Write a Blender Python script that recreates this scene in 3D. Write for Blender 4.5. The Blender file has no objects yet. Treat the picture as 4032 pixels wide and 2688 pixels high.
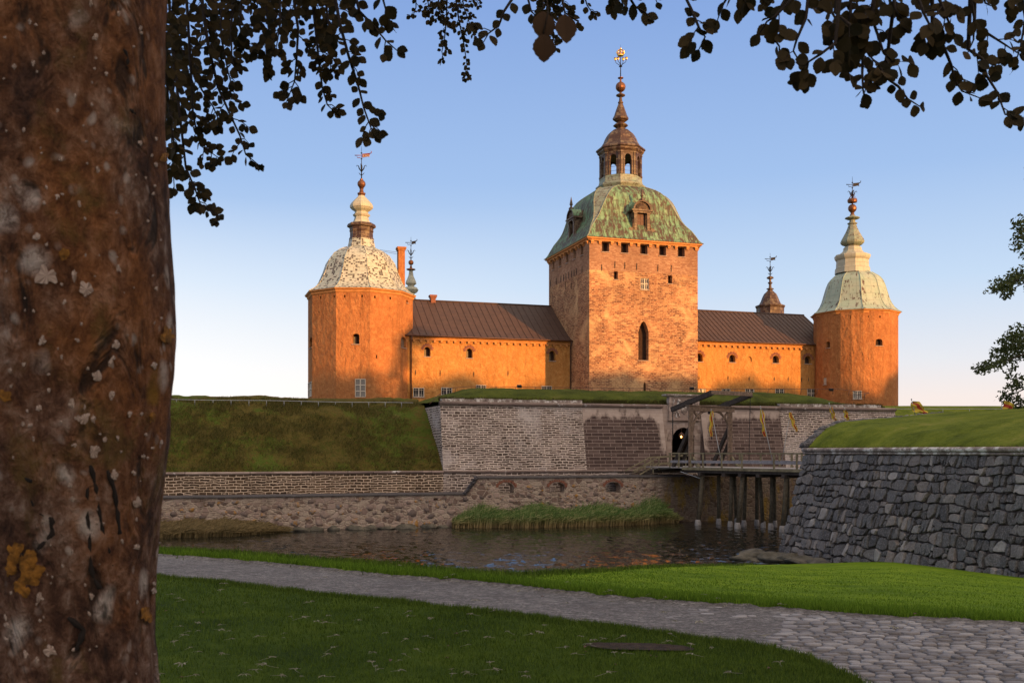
SUN_EL=5.6; SUN_E=5.0; SUN_C=(1.,.47,.14); SKY_STR=.1; SKY_DUST=.6; SKY_OZ=1.5; EXPO=.60; SKY_MIX=.97; WOODH=27.3; GLOW=(.85,.60,.34)
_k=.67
SKY_RAMP=[(p,tuple(c*_k for c in q)) for p,q in [(0,(1.0,.83,.76)),(.05,(.96,.85,.81)),(.085,(.83,.84,.89)),(.16,(.58,.73,.93)),(.26,(.37,.545,.86)),(.41,(.245,.395,.755)),(.56,(.40,.42,.50)),(1,(.78,.72,.66))]]; SKY_LEFT=(.78,.77,.75,1)  # top stops lie out of view, raised to fill the shaded foreground
import bpy, bmesh, math, random
import numpy as np
from mathutils import Vector, noise
random.seed(7); np.random.seed(7)
F=3920.0; CX=2016.0; HY=1775.0; EYE=1.6
R=math.radians; pi=math.pi
scene=bpy.context.scene
COL=bpy.data.collections.new('castle_scene'); scene.collection.children.link(COL)
ORG={}
# ---------------------------------------------------------------- helpers
def P(x,y,Y): return Vector(((x-CX)/F*Y, Y, (HY-y)/F*Y))      # point seen at a place of the photograph, Y metres away (z from eye level)
def V(*a): return Vector(a)
def tag(o,label=None,cat=None,group=None,kind=None):
    if label: o['label']=label
    if cat: o['category']=cat
    if group: o['group']=group
    if kind: o['kind']=kind
    return o
def thing(name,loc,label,cat,group=None):
    o=bpy.data.objects.new(name,None); COL.objects.link(o); o.empty_display_size=.3
    o.location=(loc[0],loc[1],loc[2]+EYE); ORG[o.name]=Vector(loc)
    return tag(o,label,cat,group)
class MB:
    def __init__(s): s.v=[];s.f=[];s.uv=[];s.mi=[];s.sm=[]
    def face(s,pts,uvs=None,mi=0,sm=False):
        b=len(s.v); s.v+= [tuple(p) for p in pts]; s.f.append(tuple(range(b,b+len(pts))))
        s.uv.append(uvs if uvs else [(p[0],p[2]) for p in pts]); s.mi.append(mi); s.sm.append(sm)
    def grid(s,f,ni,nj,uv=None,mi=0,sm=True):
        b=len(s.v); P_=[[f(i,j) for j in range(nj+1)] for i in range(ni+1)]
        for r in P_: s.v+=[tuple(p) for p in r]
        for i in range(ni):
            for j in range(nj):
                ids=(b+i*(nj+1)+j,b+(i+1)*(nj+1)+j,b+(i+1)*(nj+1)+j+1,b+i*(nj+1)+j+1)
                s.f.append(ids)
                cs=[(i,j),(i+1,j),(i+1,j+1),(i,j+1)]
                s.uv.append([uv(*c) for c in cs] if uv else [(s.v[k][0],s.v[k][1]) for k in ids]); s.mi.append(mi); s.sm.append(sm)
    def box(s,c,a,b,d,mi=0):
        """c centre, a,b,d half-vectors"""
        c=Vector(c);a=Vector(a);b=Vector(b);d=Vector(d)
        if a.cross(b).dot(d)<0: a,b=b,a
        for n,p,q in ((d,a,b),(-d,b,a),(a,b,d),(-a,d,b),(b,d,a),(-b,a,d)):
            pts=[c+n-p-q,c+n+p-q,c+n+p+q,c+n-p+q]
            lp=p.length*2;lq=q.length*2
            s.face(pts,[(0,0),(lp,0),(lp,lq),(0,lq)],mi)
    def beam(s,p,q,w,h=None,up=(0,0,1),mi=0):
        p=Vector(p);q=Vector(q);d=(q-p);L=d.length
        if L<1e-6: return
        dn=d/L; up=Vector(up)
        if abs(dn.dot(up))>.98: up=Vector((0,1,0))
        a=dn.cross(up).normalized(); b=a.cross(dn)
        s.box((p+q)/2,d/2,a*w/2,b*(h or w)/2,mi)
    def tube(s,pts,rs,n=8,mi=0,cap=True):
        pts=[Vector(p) for p in pts]
        if not hasattr(rs,'__len__'): rs=[rs]*len(pts)
        rings=[];b=len(s.v); ref=None
        for i,p in enumerate(pts):
            t=(pts[min(i+1,len(pts)-1)]-pts[max(i-1,0)])
            t=t.normalized() if t.length>1e-9 else Vector((0,0,1))
            if ref is None: ref=Vector((1,0,0)) if abs(t.x)<.9 else Vector((0,1,0))
            a=t.cross(ref).normalized(); c=a.cross(t); ref=c if c.length else ref
            ref=c
            for k in range(n):
                an=2*pi*k/n; s.v.append(tuple(p+(a*math.cos(an)+c*math.sin(an))*rs[i]))
        for i in range(len(pts)-1):
            for k in range(n):
                k2=(k+1)%n
                s.f.append((b+i*n+k,b+i*n+k2,b+(i+1)*n+k2,b+(i+1)*n+k)); s.uv.append([(k/n,i),((k+1)/n,i),((k+1)/n,i+1),(k/n,i+1)]); s.mi.append(mi); s.sm.append(True)
        if cap:
            for i in (0,len(pts)-1):
                s.f.append(tuple(b+i*n+k for k in (range(n) if i else reversed(range(n))))); s.uv.append([(0,0)]*n); s.mi.append(mi); s.sm.append(False)
    def lathe(s,cx,cy,prof,n=10,a0=0,mi=0,sm=False,cap=True,sub=1):
        """prof: (z,r); polygon corners at angle a0 (0 = towards the photographer, + to the right)"""
        L=0; rows=[]
        for i,(z,r) in enumerate(prof):
            if i: L+=math.hypot(z-prof[i-1][0],r-prof[i-1][1])
            rows.append((z,r,L))
        for k in range(n):
            t0=a0+2*pi*k/n; t1=a0+2*pi*(k+1)/n
            for i in range(len(rows)-1):
                z0,r0,l0=rows[i]; z1,r1,l1=rows[i+1]
                pt=lambda r,t,z:Vector((cx+r*math.sin(t),cy-r*math.cos(t),z))
                pts=[pt(r0,t0,z0),pt(r0,t1,z0),pt(r1,t1,z1),pt(r1,t0,z1)]
                w0=r0*math.sin(pi/n);w1=r1*math.sin(pi/n); o=k*30+7
                if r1<1e-4: pts=pts[:3];uv=[(o-w0,l0),(o+w0,l0),(o,l1)]
                elif r0<1e-4: pts=[pts[0],pts[2],pts[3]];uv=[(o,l0),(o+w1,l1),(o-w1,l1)]
                else: uv=[(o-w0,l0),(o+w0,l0),(o+w1,l1),(o-w1,l1)]
                s.face(pts,uv,mi,sm)
    def blob(s,c,rx,ry,rz,seed=0,amp=.25,n=8,m=6,mi=0):
        c=Vector(c); b=len(s.v)
        for j in range(m+1):
            th=pi*j/m
            for k in range(n):
                ph=2*pi*k/n; d=Vector((math.sin(th)*math.cos(ph),math.sin(th)*math.sin(ph),math.cos(th)))
                q=1+amp*noise.noise(d*1.3+Vector((seed*7.3,seed*1.7,0)))*2
                s.v.append((c.x+d.x*rx*q,c.y+d.y*ry*q,c.z+d.z*rz*q))
        for j in range(m):
            for k in range(n):
                k2=(k+1)%n
                s.f.append((b+j*n+k,b+(j+1)*n+k,b+(j+1)*n+k2,b+j*n+k2)); s.uv.append([(0,0)]*4); s.mi.append(mi); s.sm.append(True)
    def build(s,name,mats,parent=None,origin=None,merge=False):
        if not isinstance(mats,(list,tuple)): mats=[mats]
        me=bpy.data.meshes.new(name)
        if parent is not None: o0=ORG[parent.name]
        elif origin is not None: o0=Vector(origin)
        else:
            a=np.array(s.v); o0=Vector(((a[:,0].min()+a[:,0].max())/2,(a[:,1].min()+a[:,1].max())/2,a[:,2].min()))
        vs=np.array(s.v,dtype=np.float64)-np.array(o0)
        me.from_pydata(vs.tolist(),[],s.f)
        uvl=me.uv_layers.new(name='UVMap')
        flat=[c for f in s.uv for p in f for c in p]
        uvl.data.foreach_set('uv',flat)
        me.polygons.foreach_set('material_index',s.mi); me.polygons.foreach_set('use_smooth',s.sm)
        for m in mats: me.materials.append(m)
        if merge:
            bm=bmesh.new(); bm.from_mesh(me); bmesh.ops.remove_doubles(bm,verts=bm.verts,dist=1e-4); bm.to_mesh(me); bm.free()
        me.update()
        ob=bpy.data.objects.new(name,me); COL.objects.link(ob)
        if parent is not None: ob.parent=parent; ORG[ob.name]=ORG[parent.name]
        else: ob.location=(o0.x,o0.y,o0.z+EYE); ORG[ob.name]=o0
        return ob
def np_tris(name,verts,k,mat,parent=None,uv=False):
    """verts (N,k,3): N loose k-gons as one mesh"""
    N=len(verts); me=bpy.data.meshes.new(name)
    o0=ORG[parent.name] if parent is not None else Vector((float(verts[...,0].mean()),float(verts[...,1].mean()),float(verts[...,2].min())))
    vv=(verts.reshape(-1,3)-np.array(o0)).astype(np.float32)
    me.vertices.add(N*k); me.vertices.foreach_set('co',vv.ravel())
    me.loops.add(N*k); me.loops.foreach_set('vertex_index',np.arange(N*k,dtype=np.int32))
    me.polygons.add(N); me.polygons.foreach_set('loop_start',np.arange(0,N*k,k,dtype=np.int32))
    me.materials.append(mat); me.update(); me.validate()
    ob=bpy.data.objects.new(name,me); COL.objects.link(ob)
    if parent is not None: ob.parent=parent; ORG[ob.name]=ORG[parent.name]
    else: ob.location=(o0.x,o0.y,o0.z+EYE); ORG[ob.name]=o0
    return ob
# ---------------------------------------------------------------- materials
class NT:
    def __init__(s,name,rough=.85,spec=.3,metal=0):
        s.m=bpy.data.materials.new(name); s.m.use_nodes=True; s.t=s.m.node_tree; s.b=s.t.nodes['Principled BSDF']
        s.b.inputs['Roughness'].default_value=rough; s.b.inputs['Specular IOR Level'].default_value=spec; s.b.inputs['Metallic'].default_value=metal
        s._o=None;s._u=None
    def n(s,ty,**kw):
        nd=s.t.nodes.new('ShaderNode'+ty)
        for k,v in kw.items():
            if k.startswith('_'): setattr(nd,k[1:],v)
            else:
                key=k.replace('__',' ')
                i=nd.inputs[int(key[1:])] if key[0]=='i' and key[1:].isdigit() else nd.inputs[key]
                if hasattr(v,'is_linked') or hasattr(v,'links'): s.t.links.new(v,i)
                else: i.default_value=v
        return nd
    def l(s,a,b): s.t.links.new(a,b)
    @property
    def obj(s):
        if not s._o: s._o=s.n('NewGeometry').outputs['Position']
        return s._o
    @property
    def uv(s):
        if not s._u: s._u=s.n('UVMap').outputs[0]
        return s._u
    def map(s,vec,sc=(1,1,1),loc=(0,0,0),rot=(0,0,0)):
        return s.n('Mapping',Vector=vec,Scale=sc,Location=loc,Rotation=rot).outputs[0]
    def noise(s,vec,scale,detail=4,rough=.55,dist=0):
        return s.n('TexNoise',Vector=vec,Scale=scale,Detail=detail,Roughness=rough,Distortion=dist).outputs[0]
    def ramp(s,fac,stops,interp='LINEAR'):
        nd=s.n('ValToRGB'); s.l(fac,nd.inputs[0]); cr=nd.color_ramp; cr.interpolation=interp
        while len(cr.elements)<len(stops): cr.elements.new(.5)
        for e,(p,c) in zip(cr.elements,stops):
            e.position=p; e.color=(*c,1) if hasattr(c,'__len__') else (c,c,c,1)
        return nd.outputs[0]
    def mix(s,fac,a,b,mode='MIX'):
        nd=s.n('Mix',_data_type='RGBA',_blend_type=mode)
        for v,i in ((fac,0),(a,6),(b,7)):
            if hasattr(v,'links') or hasattr(v,'is_linked'): s.l(v,nd.inputs[i])
            elif i==0: nd.inputs[0].default_value=v
            else: nd.inputs[i].default_value=(*v,1)
        return nd.outputs[2]
    def math(s,op,a,b=0.,c=None,clamp=False):
        nd=s.n('Math',_operation=op,_use_clamp=clamp)
        for i,v in enumerate((a,b,c)):
            if v is None: continue
            if hasattr(v,'links') or hasattr(v,'is_linked'): s.l(v,nd.inputs[i])
            else: nd.inputs[i].default_value=v
        return nd.outputs[0]
    def warp(s,vec,scale,amt):
        nz=s.n('TexNoise',Vector=vec,Scale=scale,Detail=2.).outputs[1]
        d=s.n('VectorMath',_operation='SUBTRACT'); s.l(nz,d.inputs[0]); d.inputs[1].default_value=(.5,.5,.5)
        m=s.n('VectorMath',_operation='SCALE'); s.l(d.outputs[0],m.inputs[0]); m.inputs['Scale'].default_value=amt
        a=s.n('VectorMath',_operation='ADD'); s.l(vec,a.inputs[0]); s.l(m.outputs[0],a.inputs[1]); return a.outputs[0]
    def bump(s,h,strength=.5,dist=.02,prev=None):
        nd=s.n('Bump',Height=h,Strength=strength,Distance=dist)
        if prev is not None: s.l(prev,nd.inputs['Normal'])
        return nd.outputs[0]
    def out(s,col=None,normal=None,rough=None):
        if col is not None:
            if hasattr(col,'links') or hasattr(col,'is_linked'): s.l(col,s.b.inputs['Base Color'])
            else: s.b.inputs['Base Color'].default_value=(*col,1)
        if normal is not None: s.l(normal,s.b.inputs['Normal'])
        if rough is not None: s.l(rough,s.b.inputs['Roughness'])
        return s.m
def plaster(name,c1,c2,c3,streak=.5):
    t=NT(name,.95,.15)
    a=t.noise(t.obj,.35,5,.6,.4); b=t.noise(t.obj,2.2,6,.65,.6); st=t.noise(t.map(t.obj,(1.6,1.6,.16)),1.,5,.6,.3)
    c=t.mix(t.ramp(a,[(.3,0.),(.7,1.)]),c1,c2); c=t.mix(t.ramp(b,[(.45,0.),(.68,.7)]),c,c3)
    c=t.mix(t.ramp(st,[(.52,0.),(.78,streak)]),c,tuple(k*.45 for k in c1))
    f=t.noise(t.obj,9,5,.7)
    c=t.mix(.35,c,t.ramp(f,[(.3,tuple(k*.55 for k in c1)),(.7,c3)]))
    n=t.bump(t.noise(t.map(t.obj,(1,1,.6)),1.7,5,.62,.4),1.,.30); n=t.bump(f,.55,.05,n)
    return t.out(c,n)
def bricks(name,bw,bh,stones,mortar,ms=.02,warp=.1,bump=.6,big=.4,patch=None,wscale=1.6,lich=None,mfac=1.):
    t=NT(name,.92,.2)
    v=t.warp(t.uv,wscale,warp); v=t.warp(v,6.,warp*.35)
    def br(w,h,off,vv):
        nd=t.n('TexBrick',Vector=vv,Scale=1.,_offset=off); nd.inputs['Brick Width'].default_value=w; nd.inputs['Row Height'].default_value=h
        nd.inputs['Mortar Size'].default_value=ms; nd.inputs['Mortar Smooth'].default_value=.35
        nd.inputs['Color1'].default_value=(0,0,0,1); nd.inputs['Color2'].default_value=(1,1,1,1); nd.inputs['Mortar'].default_value=(.5,.5,.5,1); return nd
    A=br(bw,bh,.5,v); B=br(bw*.72,bh*1.22,.37,v)
    sel=t.ramp(t.noise(t.uv,.45,3),[(.49,0.),(.53,1.)])
    fac=t.mix(sel,A.outputs['Fac'],B.outputs['Fac']); rnd=t.mix(sel,A.outputs['Color'],B.outputs['Color'])
    n1=t.noise(t.obj,big,5,.6,.3); n2=t.noise(t.obj,7,5,.7)
    k=t.math('ADD',t.math('MULTIPLY',rnd,.55),t.math('MULTIPLY',n2,.45))
    st=t.ramp(k,[(i/(len(stones)-1)*.62+.16,c) for i,c in enumerate(stones)])
    st=t.mix(t.ramp(n1,[(.35,0.),(.7,.55)]),st,tuple(q*.5 for q in stones[0]))
    c=t.mix(t.math('MULTIPLY',fac,t.ramp(t.noise(t.obj,.8,4,.7),[(.25,.35*mfac),(.6,mfac)])),st,mortar)
    if patch:
        c=t.mix(t.ramp(t.noise(t.obj,.33,6,.7,.6),[(.5,0.),(.66,.75)]),c,patch)
    if lich: c=t.mix(t.ramp(t.noise(t.obj,1.3,6,.75),[(.6,0.),(.68,.8)]),c,lich)
    h=t.math('ADD',t.math('MULTIPLY',t.math('SUBTRACT',1.,fac),.7),t.math('MULTIPLY',n2,.6))
    return t.out(c,t.bump(h,bump,.05))
def simple(name,c,rough=.8,var=.35,sc=3.,bump=.3,metal=0,spec=.3,dist=.02):
    t=NT(name,rough,spec,metal); n=t.noise(t.obj,sc,6,.65,.3)
    return t.out(t.ramp(n,[(.3,tuple(k*(1-var) for k in c)),(.7,tuple(min(1,k*(1+var)) for k in c))]),t.bump(n,bump,dist))
m_plast_t=plaster('ochre_plaster_tower',(.25,.085,.03),(.42,.165,.06),(.54,.26,.10),.8)
m_plast_w=plaster('ochre_plaster_wing',(.36,.145,.038),(.52,.235,.065),(.62,.34,.12),.5)
m_towerbrick=bricks('tower_brick',.55,.17,[(.11,.05,.035),(.27,.12,.065),(.42,.20,.10),(.54,.31,.16)],(.60,.39,.22),.022,.22,1.,.3,(.70,.45,.23))
m_towerbrick2=bricks('tower_brick_fine',.42,.15,[(.26,.13,.08),(.36,.20,.12),(.44,.27,.17)],(.24,.14,.09),.014,.05,.6,.3)
m_scarp=bricks('scarp_rubble',.66,.175,[(.055,.038,.032),(.12,.085,.07),(.22,.165,.145),(.34,.275,.25)],(.78,.66,.57),.034,.16,.9,.5,(.50,.44,.42),mfac=.85)
m_scarp_l=bricks('scarp_rubble_dark',.70,.175,[(.05,.032,.022),(.11,.07,.042),(.19,.125,.08)],(.74,.58,.44),.030,.17,.9,.5)
m_slate=simple('slate_coping',(.065,.058,.06),.6,.6,6,.6)
m_cordon=bricks('cordon_stone',1.5,3.,[(.18,.135,.12),(.28,.21,.185),(.38,.30,.26)],(.07,.055,.05),.03,.02,.6,.6,lich=(.65,.63,.62))
m_palestone=simple('pale_sandstone',(.32,.24,.20),.9,.3,2.5,.5)
m_orange=simple('cornice_ochre',(.47,.215,.075),.9,.25,2.,.3)
m_brickred=simple('red_brick',(.21,.085,.055),.9,.4,9,.5)
m_iron=simple('black_iron',(.02,.02,.022),.55,.4,8,.2,.4)
m_pile=simple('dark_pile_wood',(.075,.062,.042),.85,.5,5,.6)
m_dark=simple('dark_wood_and_shade_fill',(.035,.018,.012),.9,.5,4,.2)  # window boards; in passage and drains the colour stands for shade
m_white=simple('white_window_paint',(.46,.41,.35),.6,.15,5,.2)
m_glass=NT('window_glass',.08,.6).out((.02,.022,.028))
m_gold=NT('gilded_copper',.22,.5,1.).out((.95,.55,.12))
m_pipe=simple('rust_pipe',(.10,.05,.035),.6,.4,5,.2)
def leadglass():
    t=NT('leaded_glass',.15,.6)
    vo=t.n('TexVoronoi',Vector=t.uv,Scale=9.,Randomness=0.,_feature='F1').outputs[0]
    return t.out(t.ramp(vo,[(.36,(.03,.03,.035)),(.42,(.16,.14,.13))]))
m_lead=leadglass()
def ashlar():
    t=NT('dressed_scarp_stone',.85,.25)
    v=t.warp(t.uv,1.2,.02)
    nd=t.n('TexBrick',Vector=v,Scale=1.,_offset=.42); nd.inputs['Brick Width'].default_value=.98; nd.inputs['Row Height'].default_value=.275
    nd.inputs['Mortar Size'].default_value=.013; nd.inputs['Mortar Smooth'].default_value=.2
    nd.inputs['Color1'].default_value=(0,0,0,1); nd.inputs['Color2'].default_value=(1,1,1,1)
    n=t.noise(t.obj,2.5,6,.7)
    base=t.ramp(t.math('ADD',t.math('MULTIPLY',nd.outputs['Color'],.4),t.math('MULTIPLY',n,.6)),[(.2,(.045,.028,.025)),(.5,(.085,.055,.048)),(.85,(.16,.115,.10))])
    clean=t.ramp(t.math('ADD',t.math('MULTIPLY',n,.6),t.math('MULTIPLY',nd.outputs['Color'],.3)),[(.2,(.32,.25,.215)),(.8,(.48,.39,.34))])
    z=t.n('SeparateXYZ'); t.l(t.obj,z.inputs[0])
    edge=t.n('Attribute',_attribute_name='clean').outputs['Fac']
    k=t.math('ADD',edge,t.math('MULTIPLY',t.math('SUBTRACT',t.noise(t.map(t.obj,(1,1,.45)),1.1,5,.65),.5),1.5))
    c=t.mix(t.ramp(k,[(.42,0.),(.66,1.)]),base,clean)
    c=t.mix(nd.outputs['Fac'],c,(.36,.28,.25))
    spots=t.noise(t.map(t.obj,(1,1,1.6)),4.3,3,.5)
    c=t.mix(t.ramp(spots,[(.73,0.),(.76,.9)]),c,(.6,.58,.56))
    return t.out(c,t.bump(t.math('SUBTRACT',n,nd.outputs['Fac']),.5,.03))
m_ashlar=ashlar()
def portalstone():
    t=NT('portal_stone',.9,.2)
    nd=t.n('TexBrick',Vector=t.warp(t.uv,1.5,.03),Scale=1.); nd.inputs['Brick Width'].default_value=.8; nd.inputs['Row Height'].default_value=.33; nd.inputs['Mortar Size'].default_value=.012
    nd.inputs['Color1'].default_value=(0,0,0,1); nd.inputs['Color2'].default_value=(1,1,1,1)
    n=t.noise(t.obj,3,6,.7); k=t.math('ADD',t.math('MULTIPLY',nd.outputs['Color'],.4),t.math('MULTIPLY',n,.6))
    c=t.mix(nd.outputs['Fac'],t.ramp(k,[(.2,(.24,.175,.15)),(.55,(.38,.30,.26)),(.85,(.48,.39,.34))]),(.28,.21,.18))
    return t.out(c,t.bump(n,.5,.03))
m_portal=portalstone()
def fieldwall():
    t=NT('fieldstone_mortar',.95,.15)
    v=t.warp(t.uv,1.2,.25)
    vd=t.n('TexVoronoi',Vector=t.map(v,(1,1.5,1)),Scale=2.1,_feature='DISTANCE_TO_EDGE').outputs[0]
    vc=t.n('TexVoronoi',Vector=t.map(v,(1,1.5,1)),Scale=2.1,_feature='F1').outputs['Color']
    br=t.n('TexBrick',Vector=t.warp(t.uv,3,.2),Scale=1.); br.inputs['Brick Width'].default_value=.42; br.inputs['Row Height'].default_value=.13; br.inputs['Mortar Size'].default_value=.02
    br.inputs['Color1'].default_value=(0,0,0,1); br.inputs['Color2'].default_value=(1,1,1,1)
    n=t.noise(t.obj,5,6,.7); s=t.n('SeparateColor'); t.l(vc,s.inputs[0])
    st=t.ramp(t.math('ADD',t.math('MULTIPLY',s.outputs[0],.6),t.math('MULTIPLY',n,.4)),[(.15,(.12,.08,.065)),(.45,(.25,.18,.15)),(.65,(.33,.25,.21)),(.9,(.40,.31,.26))])
    sm=t.mix(br.outputs['Fac'],t.ramp(t.math('ADD',t.math('MULTIPLY',br.outputs['Color'],.45),t.math('MULTIPLY',n,.5)),[(.2,(.20,.145,.115)),(.8,(.38,.305,.245))]),(.40,.33,.265))
    use=t.ramp(s.outputs[1],[(.35,0.),(.42,1.)])
    c=t.mix(t.math('MULTIPLY',use,t.ramp(vd,[(.04,0.),(.10,1.)])),sm,st)
    li=t.noise(t.obj,1.6,6,.8,.3); c=t.mix(t.ramp(li,[(.60,0.),(.70,.75)]),c,(.30,.155,.03))
    dk=t.noise(t.map(t.obj,(1,1,.35)),.55,5,.7); c=t.mix(t.ramp(dk,[(.55,0.),(.72,.7)]),c,(.045,.03,.022))
    at=t.n('Attribute',_attribute_name='damp').outputs['Fac']
    c=t.mix(t.math('MULTIPLY',at,t.ramp(n,[(.2,.95),(.8,.6)])),c,(.035,.024,.015))
    mo=t.noise(t.map(t.obj,(1,1,.4)),.9,5,.7); c=t.mix(t.math('MULTIPLY',at,t.ramp(mo,[(.5,0.),(.62,.85)])),c,(.16,.10,.012))
    h=t.math('ADD',t.math('MINIMUM',vd,.16),t.math('MULTIPLY',n,.09))
    return t.out(c,t.bump(h,1.,.22))
m_field=fieldwall()
def fieldstone():
    t=NT('fieldstones',.9,.2); g=t.n('NewGeometry').outputs['Random Per Island']; n=t.noise(t.obj,4,5,.7)
    c=t.ramp(g,[(0,(.14,.11,.10)),(.3,(.24,.18,.155)),(.55,(.32,.24,.20)),(.8,(.19,.17,.17)),(1,(.36,.29,.25))]); c=t.mix(t.ramp(n,[(.35,0.),(.8,.6)]),c,(.05,.035,.03))
    c=t.mix(t.math('MULTIPLY',t.ramp(n,[(.45,0.),(.6,1.)]),t.ramp(g,[(.6,0.),(.62,.9)])),c,(.34,.17,.03))
    return t.out(c,t.bump(n,.5,.05))
m_fstone=fieldstone()
def bastionstone():
    t=NT('bastion_granite',.62,.45); g=t.n('NewGeometry').outputs['Random Per Island']; n=t.noise(t.obj,2.2,7,.72,.5); n2=t.noise(t.obj,14,5,.7)
    c=t.ramp(g,[(0,(.045,.041,.040)),(.3,(.105,.096,.093)),(.6,(.185,.17,.162)),(.76,(.095,.096,.098)),(.88,(.26,.215,.185)),(1,(.42,.39,.37))])
    c=t.mix(t.ramp(n,[(.3,.0),(.75,.75)]),c,(.035,.035,.038)); c=t.mix(t.ramp(n2,[(.50,0.),(.68,.7)]),c,(.27,.25,.26)); c=t.mix(t.ramp(n2,[(.30,.7),(.45,0.)]),c,(.03,.028,.03))
    c=t.mix(t.ramp(t.noise(t.obj,.9,6,.8),[(.63,0.),(.68,.5)]),c,(.28,.28,.28))
    return t.out(c,t.bump(t.math('ADD',n,t.math('MULTIPLY',n2,.4)),.9,.12))
m_bast=bastionstone()
m_bastmortar=simple('bastion_mortar',(.045,.035,.032),.95,.8,4,.9)
def copper(name,base,alt,dark,pw=.55,ph=.62,thr=(.56,.60),sc=3.,under=.3,vstreak=False,spot=False):
    t=NT(name,.55,.4)
    nd=t.n('TexBrick',Vector=t.uv,Scale=1.,_offset=0. if vstreak else .5); nd.inputs['Brick Width'].default_value=pw; nd.inputs['Row Height'].default_value=ph; nd.inputs['Mortar Size'].default_value=.018
    nd.inputs['Color1'].default_value=(0,0,0,1); nd.inputs['Color2'].default_value=(1,1,1,1)
    vec=t.map(t.uv,(1.4,.55,1) if vstreak else (1,1.5,1)); n=t.noise(vec,sc,6,.68,.4); n2=t.noise(t.obj,1.,4,.6)
    c=t.mix(t.ramp(n2,[(.35,0.),(.7,1.)]),base,alt); c=t.mix(t.math('MULTIPLY',nd.outputs['Color'],.25),c,tuple(k*.6 for k in base))
    e=t.math('ADD',n,t.math('MULTIPLY',nd.outputs['Color'],under*.35))
    e=t.math('ADD',e,t.math('MULTIPLY',nd.outputs['Fac'],.05))
    if spot:
        sb=t.n('TexBrick',Vector=t.uv,Scale=1.,_offset=0.); sb.inputs['Brick Width'].default_value=.25; sb.inputs['Row Height'].default_value=.19; sb.inputs['Mortar Size'].default_value=.012
        sb.inputs['Color1'].default_value=(0,0,0,1); sb.inputs['Color2'].default_value=(1,1,1,1); sb.inputs['Mortar'].default_value=(.3,.3,.3,1)
        e=t.math('ADD',t.math('MULTIPLY',sb.outputs['Color'],.55),t.math('MULTIPLY',t.noise(t.map(t.uv,(1,1.6,1)),5.,4,.7),.62)); e=t.math('SUBTRACT',e,t.math('MULTIPLY',sb.outputs['Fac'],.3))
    c=t.mix(t.ramp(e,[(thr[0],0.),(thr[1],1.)]),c,dark)
    c=t.mix(t.math('MULTIPLY',nd.outputs['Fac'],.55),c,tuple(k*.35 for k in base))
    return t.out(c,t.bump(t.math('ADD',nd.outputs['Fac'],t.math('MULTIPLY',n,.3)),.5,.03))
m_cop_l=copper('pale_spotted_copper',(.47,.47,.40),(.36,.41,.35),(.05,.032,.025),.62,.48,(.675,.70),5.0,.4,False,True)
m_cop_r=copper('pale_green_copper',(.36,.41,.33),(.28,.38,.30),(.08,.04,.03),.8,.9,(.64,.67),2.4,.35,True)
m_cop_plain=copper('cream_copper',(.44,.42,.33),(.38,.40,.31),(.10,.065,.05),.7,.6,(.76,.8),2.,.2)
m_cop_g=copper('green_copper',(.105,.235,.13),(.22,.35,.20),(.065,.036,.022),.62,1.3,(.47,.62),2.2,.35,True)
m_cop_s=copper('grey_green_copper',(.27,.28,.21),(.20,.28,.21),(.09,.06,.045),.62,.5,(.58,.68),3.,.3)
m_cop_b=copper('brown_copper',(.13,.08,.05),(.17,.14,.085),(.05,.024,.016),.5,.55,(.52,.60),2.2,.6)
m_bronze=simple('bronze_ball',(.17,.075,.04),.4,.3,3,.1,.6)
def roofm():
    t=NT('rust_brown_roof_metal',.6,.35); n=t.noise(t.obj,1.4,6,.7); r=t.noise(t.obj,18,4,.7)
    nd=t.n('TexBrick',Vector=t.uv,Scale=1.,_offset=0.); nd.inputs['Brick Width'].default_value=30.; nd.inputs['Row Height'].default_value=.95; nd.inputs['Mortar Size'].default_value=.02
    c=t.ramp(t.math('ADD',t.math('MULTIPLY',n,.7),t.math('MULTIPLY',r,.3)),[(.3,(.042,.023,.018)),(.55,(.065,.036,.027)),(.8,(.105,.058,.042))])
    c=t.mix(t.math('MULTIPLY',nd.outputs['Fac'],.35),c,(.14,.08,.06))
    return t.out(c,t.bump(nd.outputs['Fac'],.3,.02))
m_roof=roofm()
def grassm(name,stops,sc=.35,bump=1.,dist=.12,fine=9):
    t=NT(name,.95,.08); n=t.noise(t.obj,sc,6,.62,.4); f=t.noise(t.obj,fine,6,.8,.2); f2=t.noise(t.obj,fine*6,3,.7)
    k=t.math('ADD',t.math('ADD',t.math('MULTIPLY',n,.55),t.math('MULTIPLY',f,.3)),t.math('MULTIPLY',f2,.15))
    return t.out(t.ramp(k,stops),t.bump(f,bump,dist,t.bump(f2,.6,.02)))
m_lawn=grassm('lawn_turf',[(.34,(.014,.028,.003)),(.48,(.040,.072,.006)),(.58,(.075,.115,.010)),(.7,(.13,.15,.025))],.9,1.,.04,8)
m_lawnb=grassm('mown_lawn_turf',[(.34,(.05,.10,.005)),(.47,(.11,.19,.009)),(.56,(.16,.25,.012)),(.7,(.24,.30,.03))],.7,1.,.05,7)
m_ramp=grassm('rampart_rough_grass',[(.33,(.024,.030,.006)),(.42,(.07,.078,.014)),(.50,(.14,.10,.028)),(.57,(.08,.13,.016)),(.68,(.25,.17,.075))],.16,1.,.35,2.6)
m_top=grassm('mound_grass',[(.33,(.020,.026,.006)),(.45,(.060,.075,.014)),(.56,(.095,.115,.018)),(.66,(.15,.12,.04))],.5,1.,.2,4)
m_bmound=grassm('bastion_grass',[(.33,(.040,.058,.009)),(.45,(.115,.150,.018)),(.56,(.18,.215,.028)),(.68,(.28,.25,.07))],.5,1.,.2,3.5)
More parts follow.
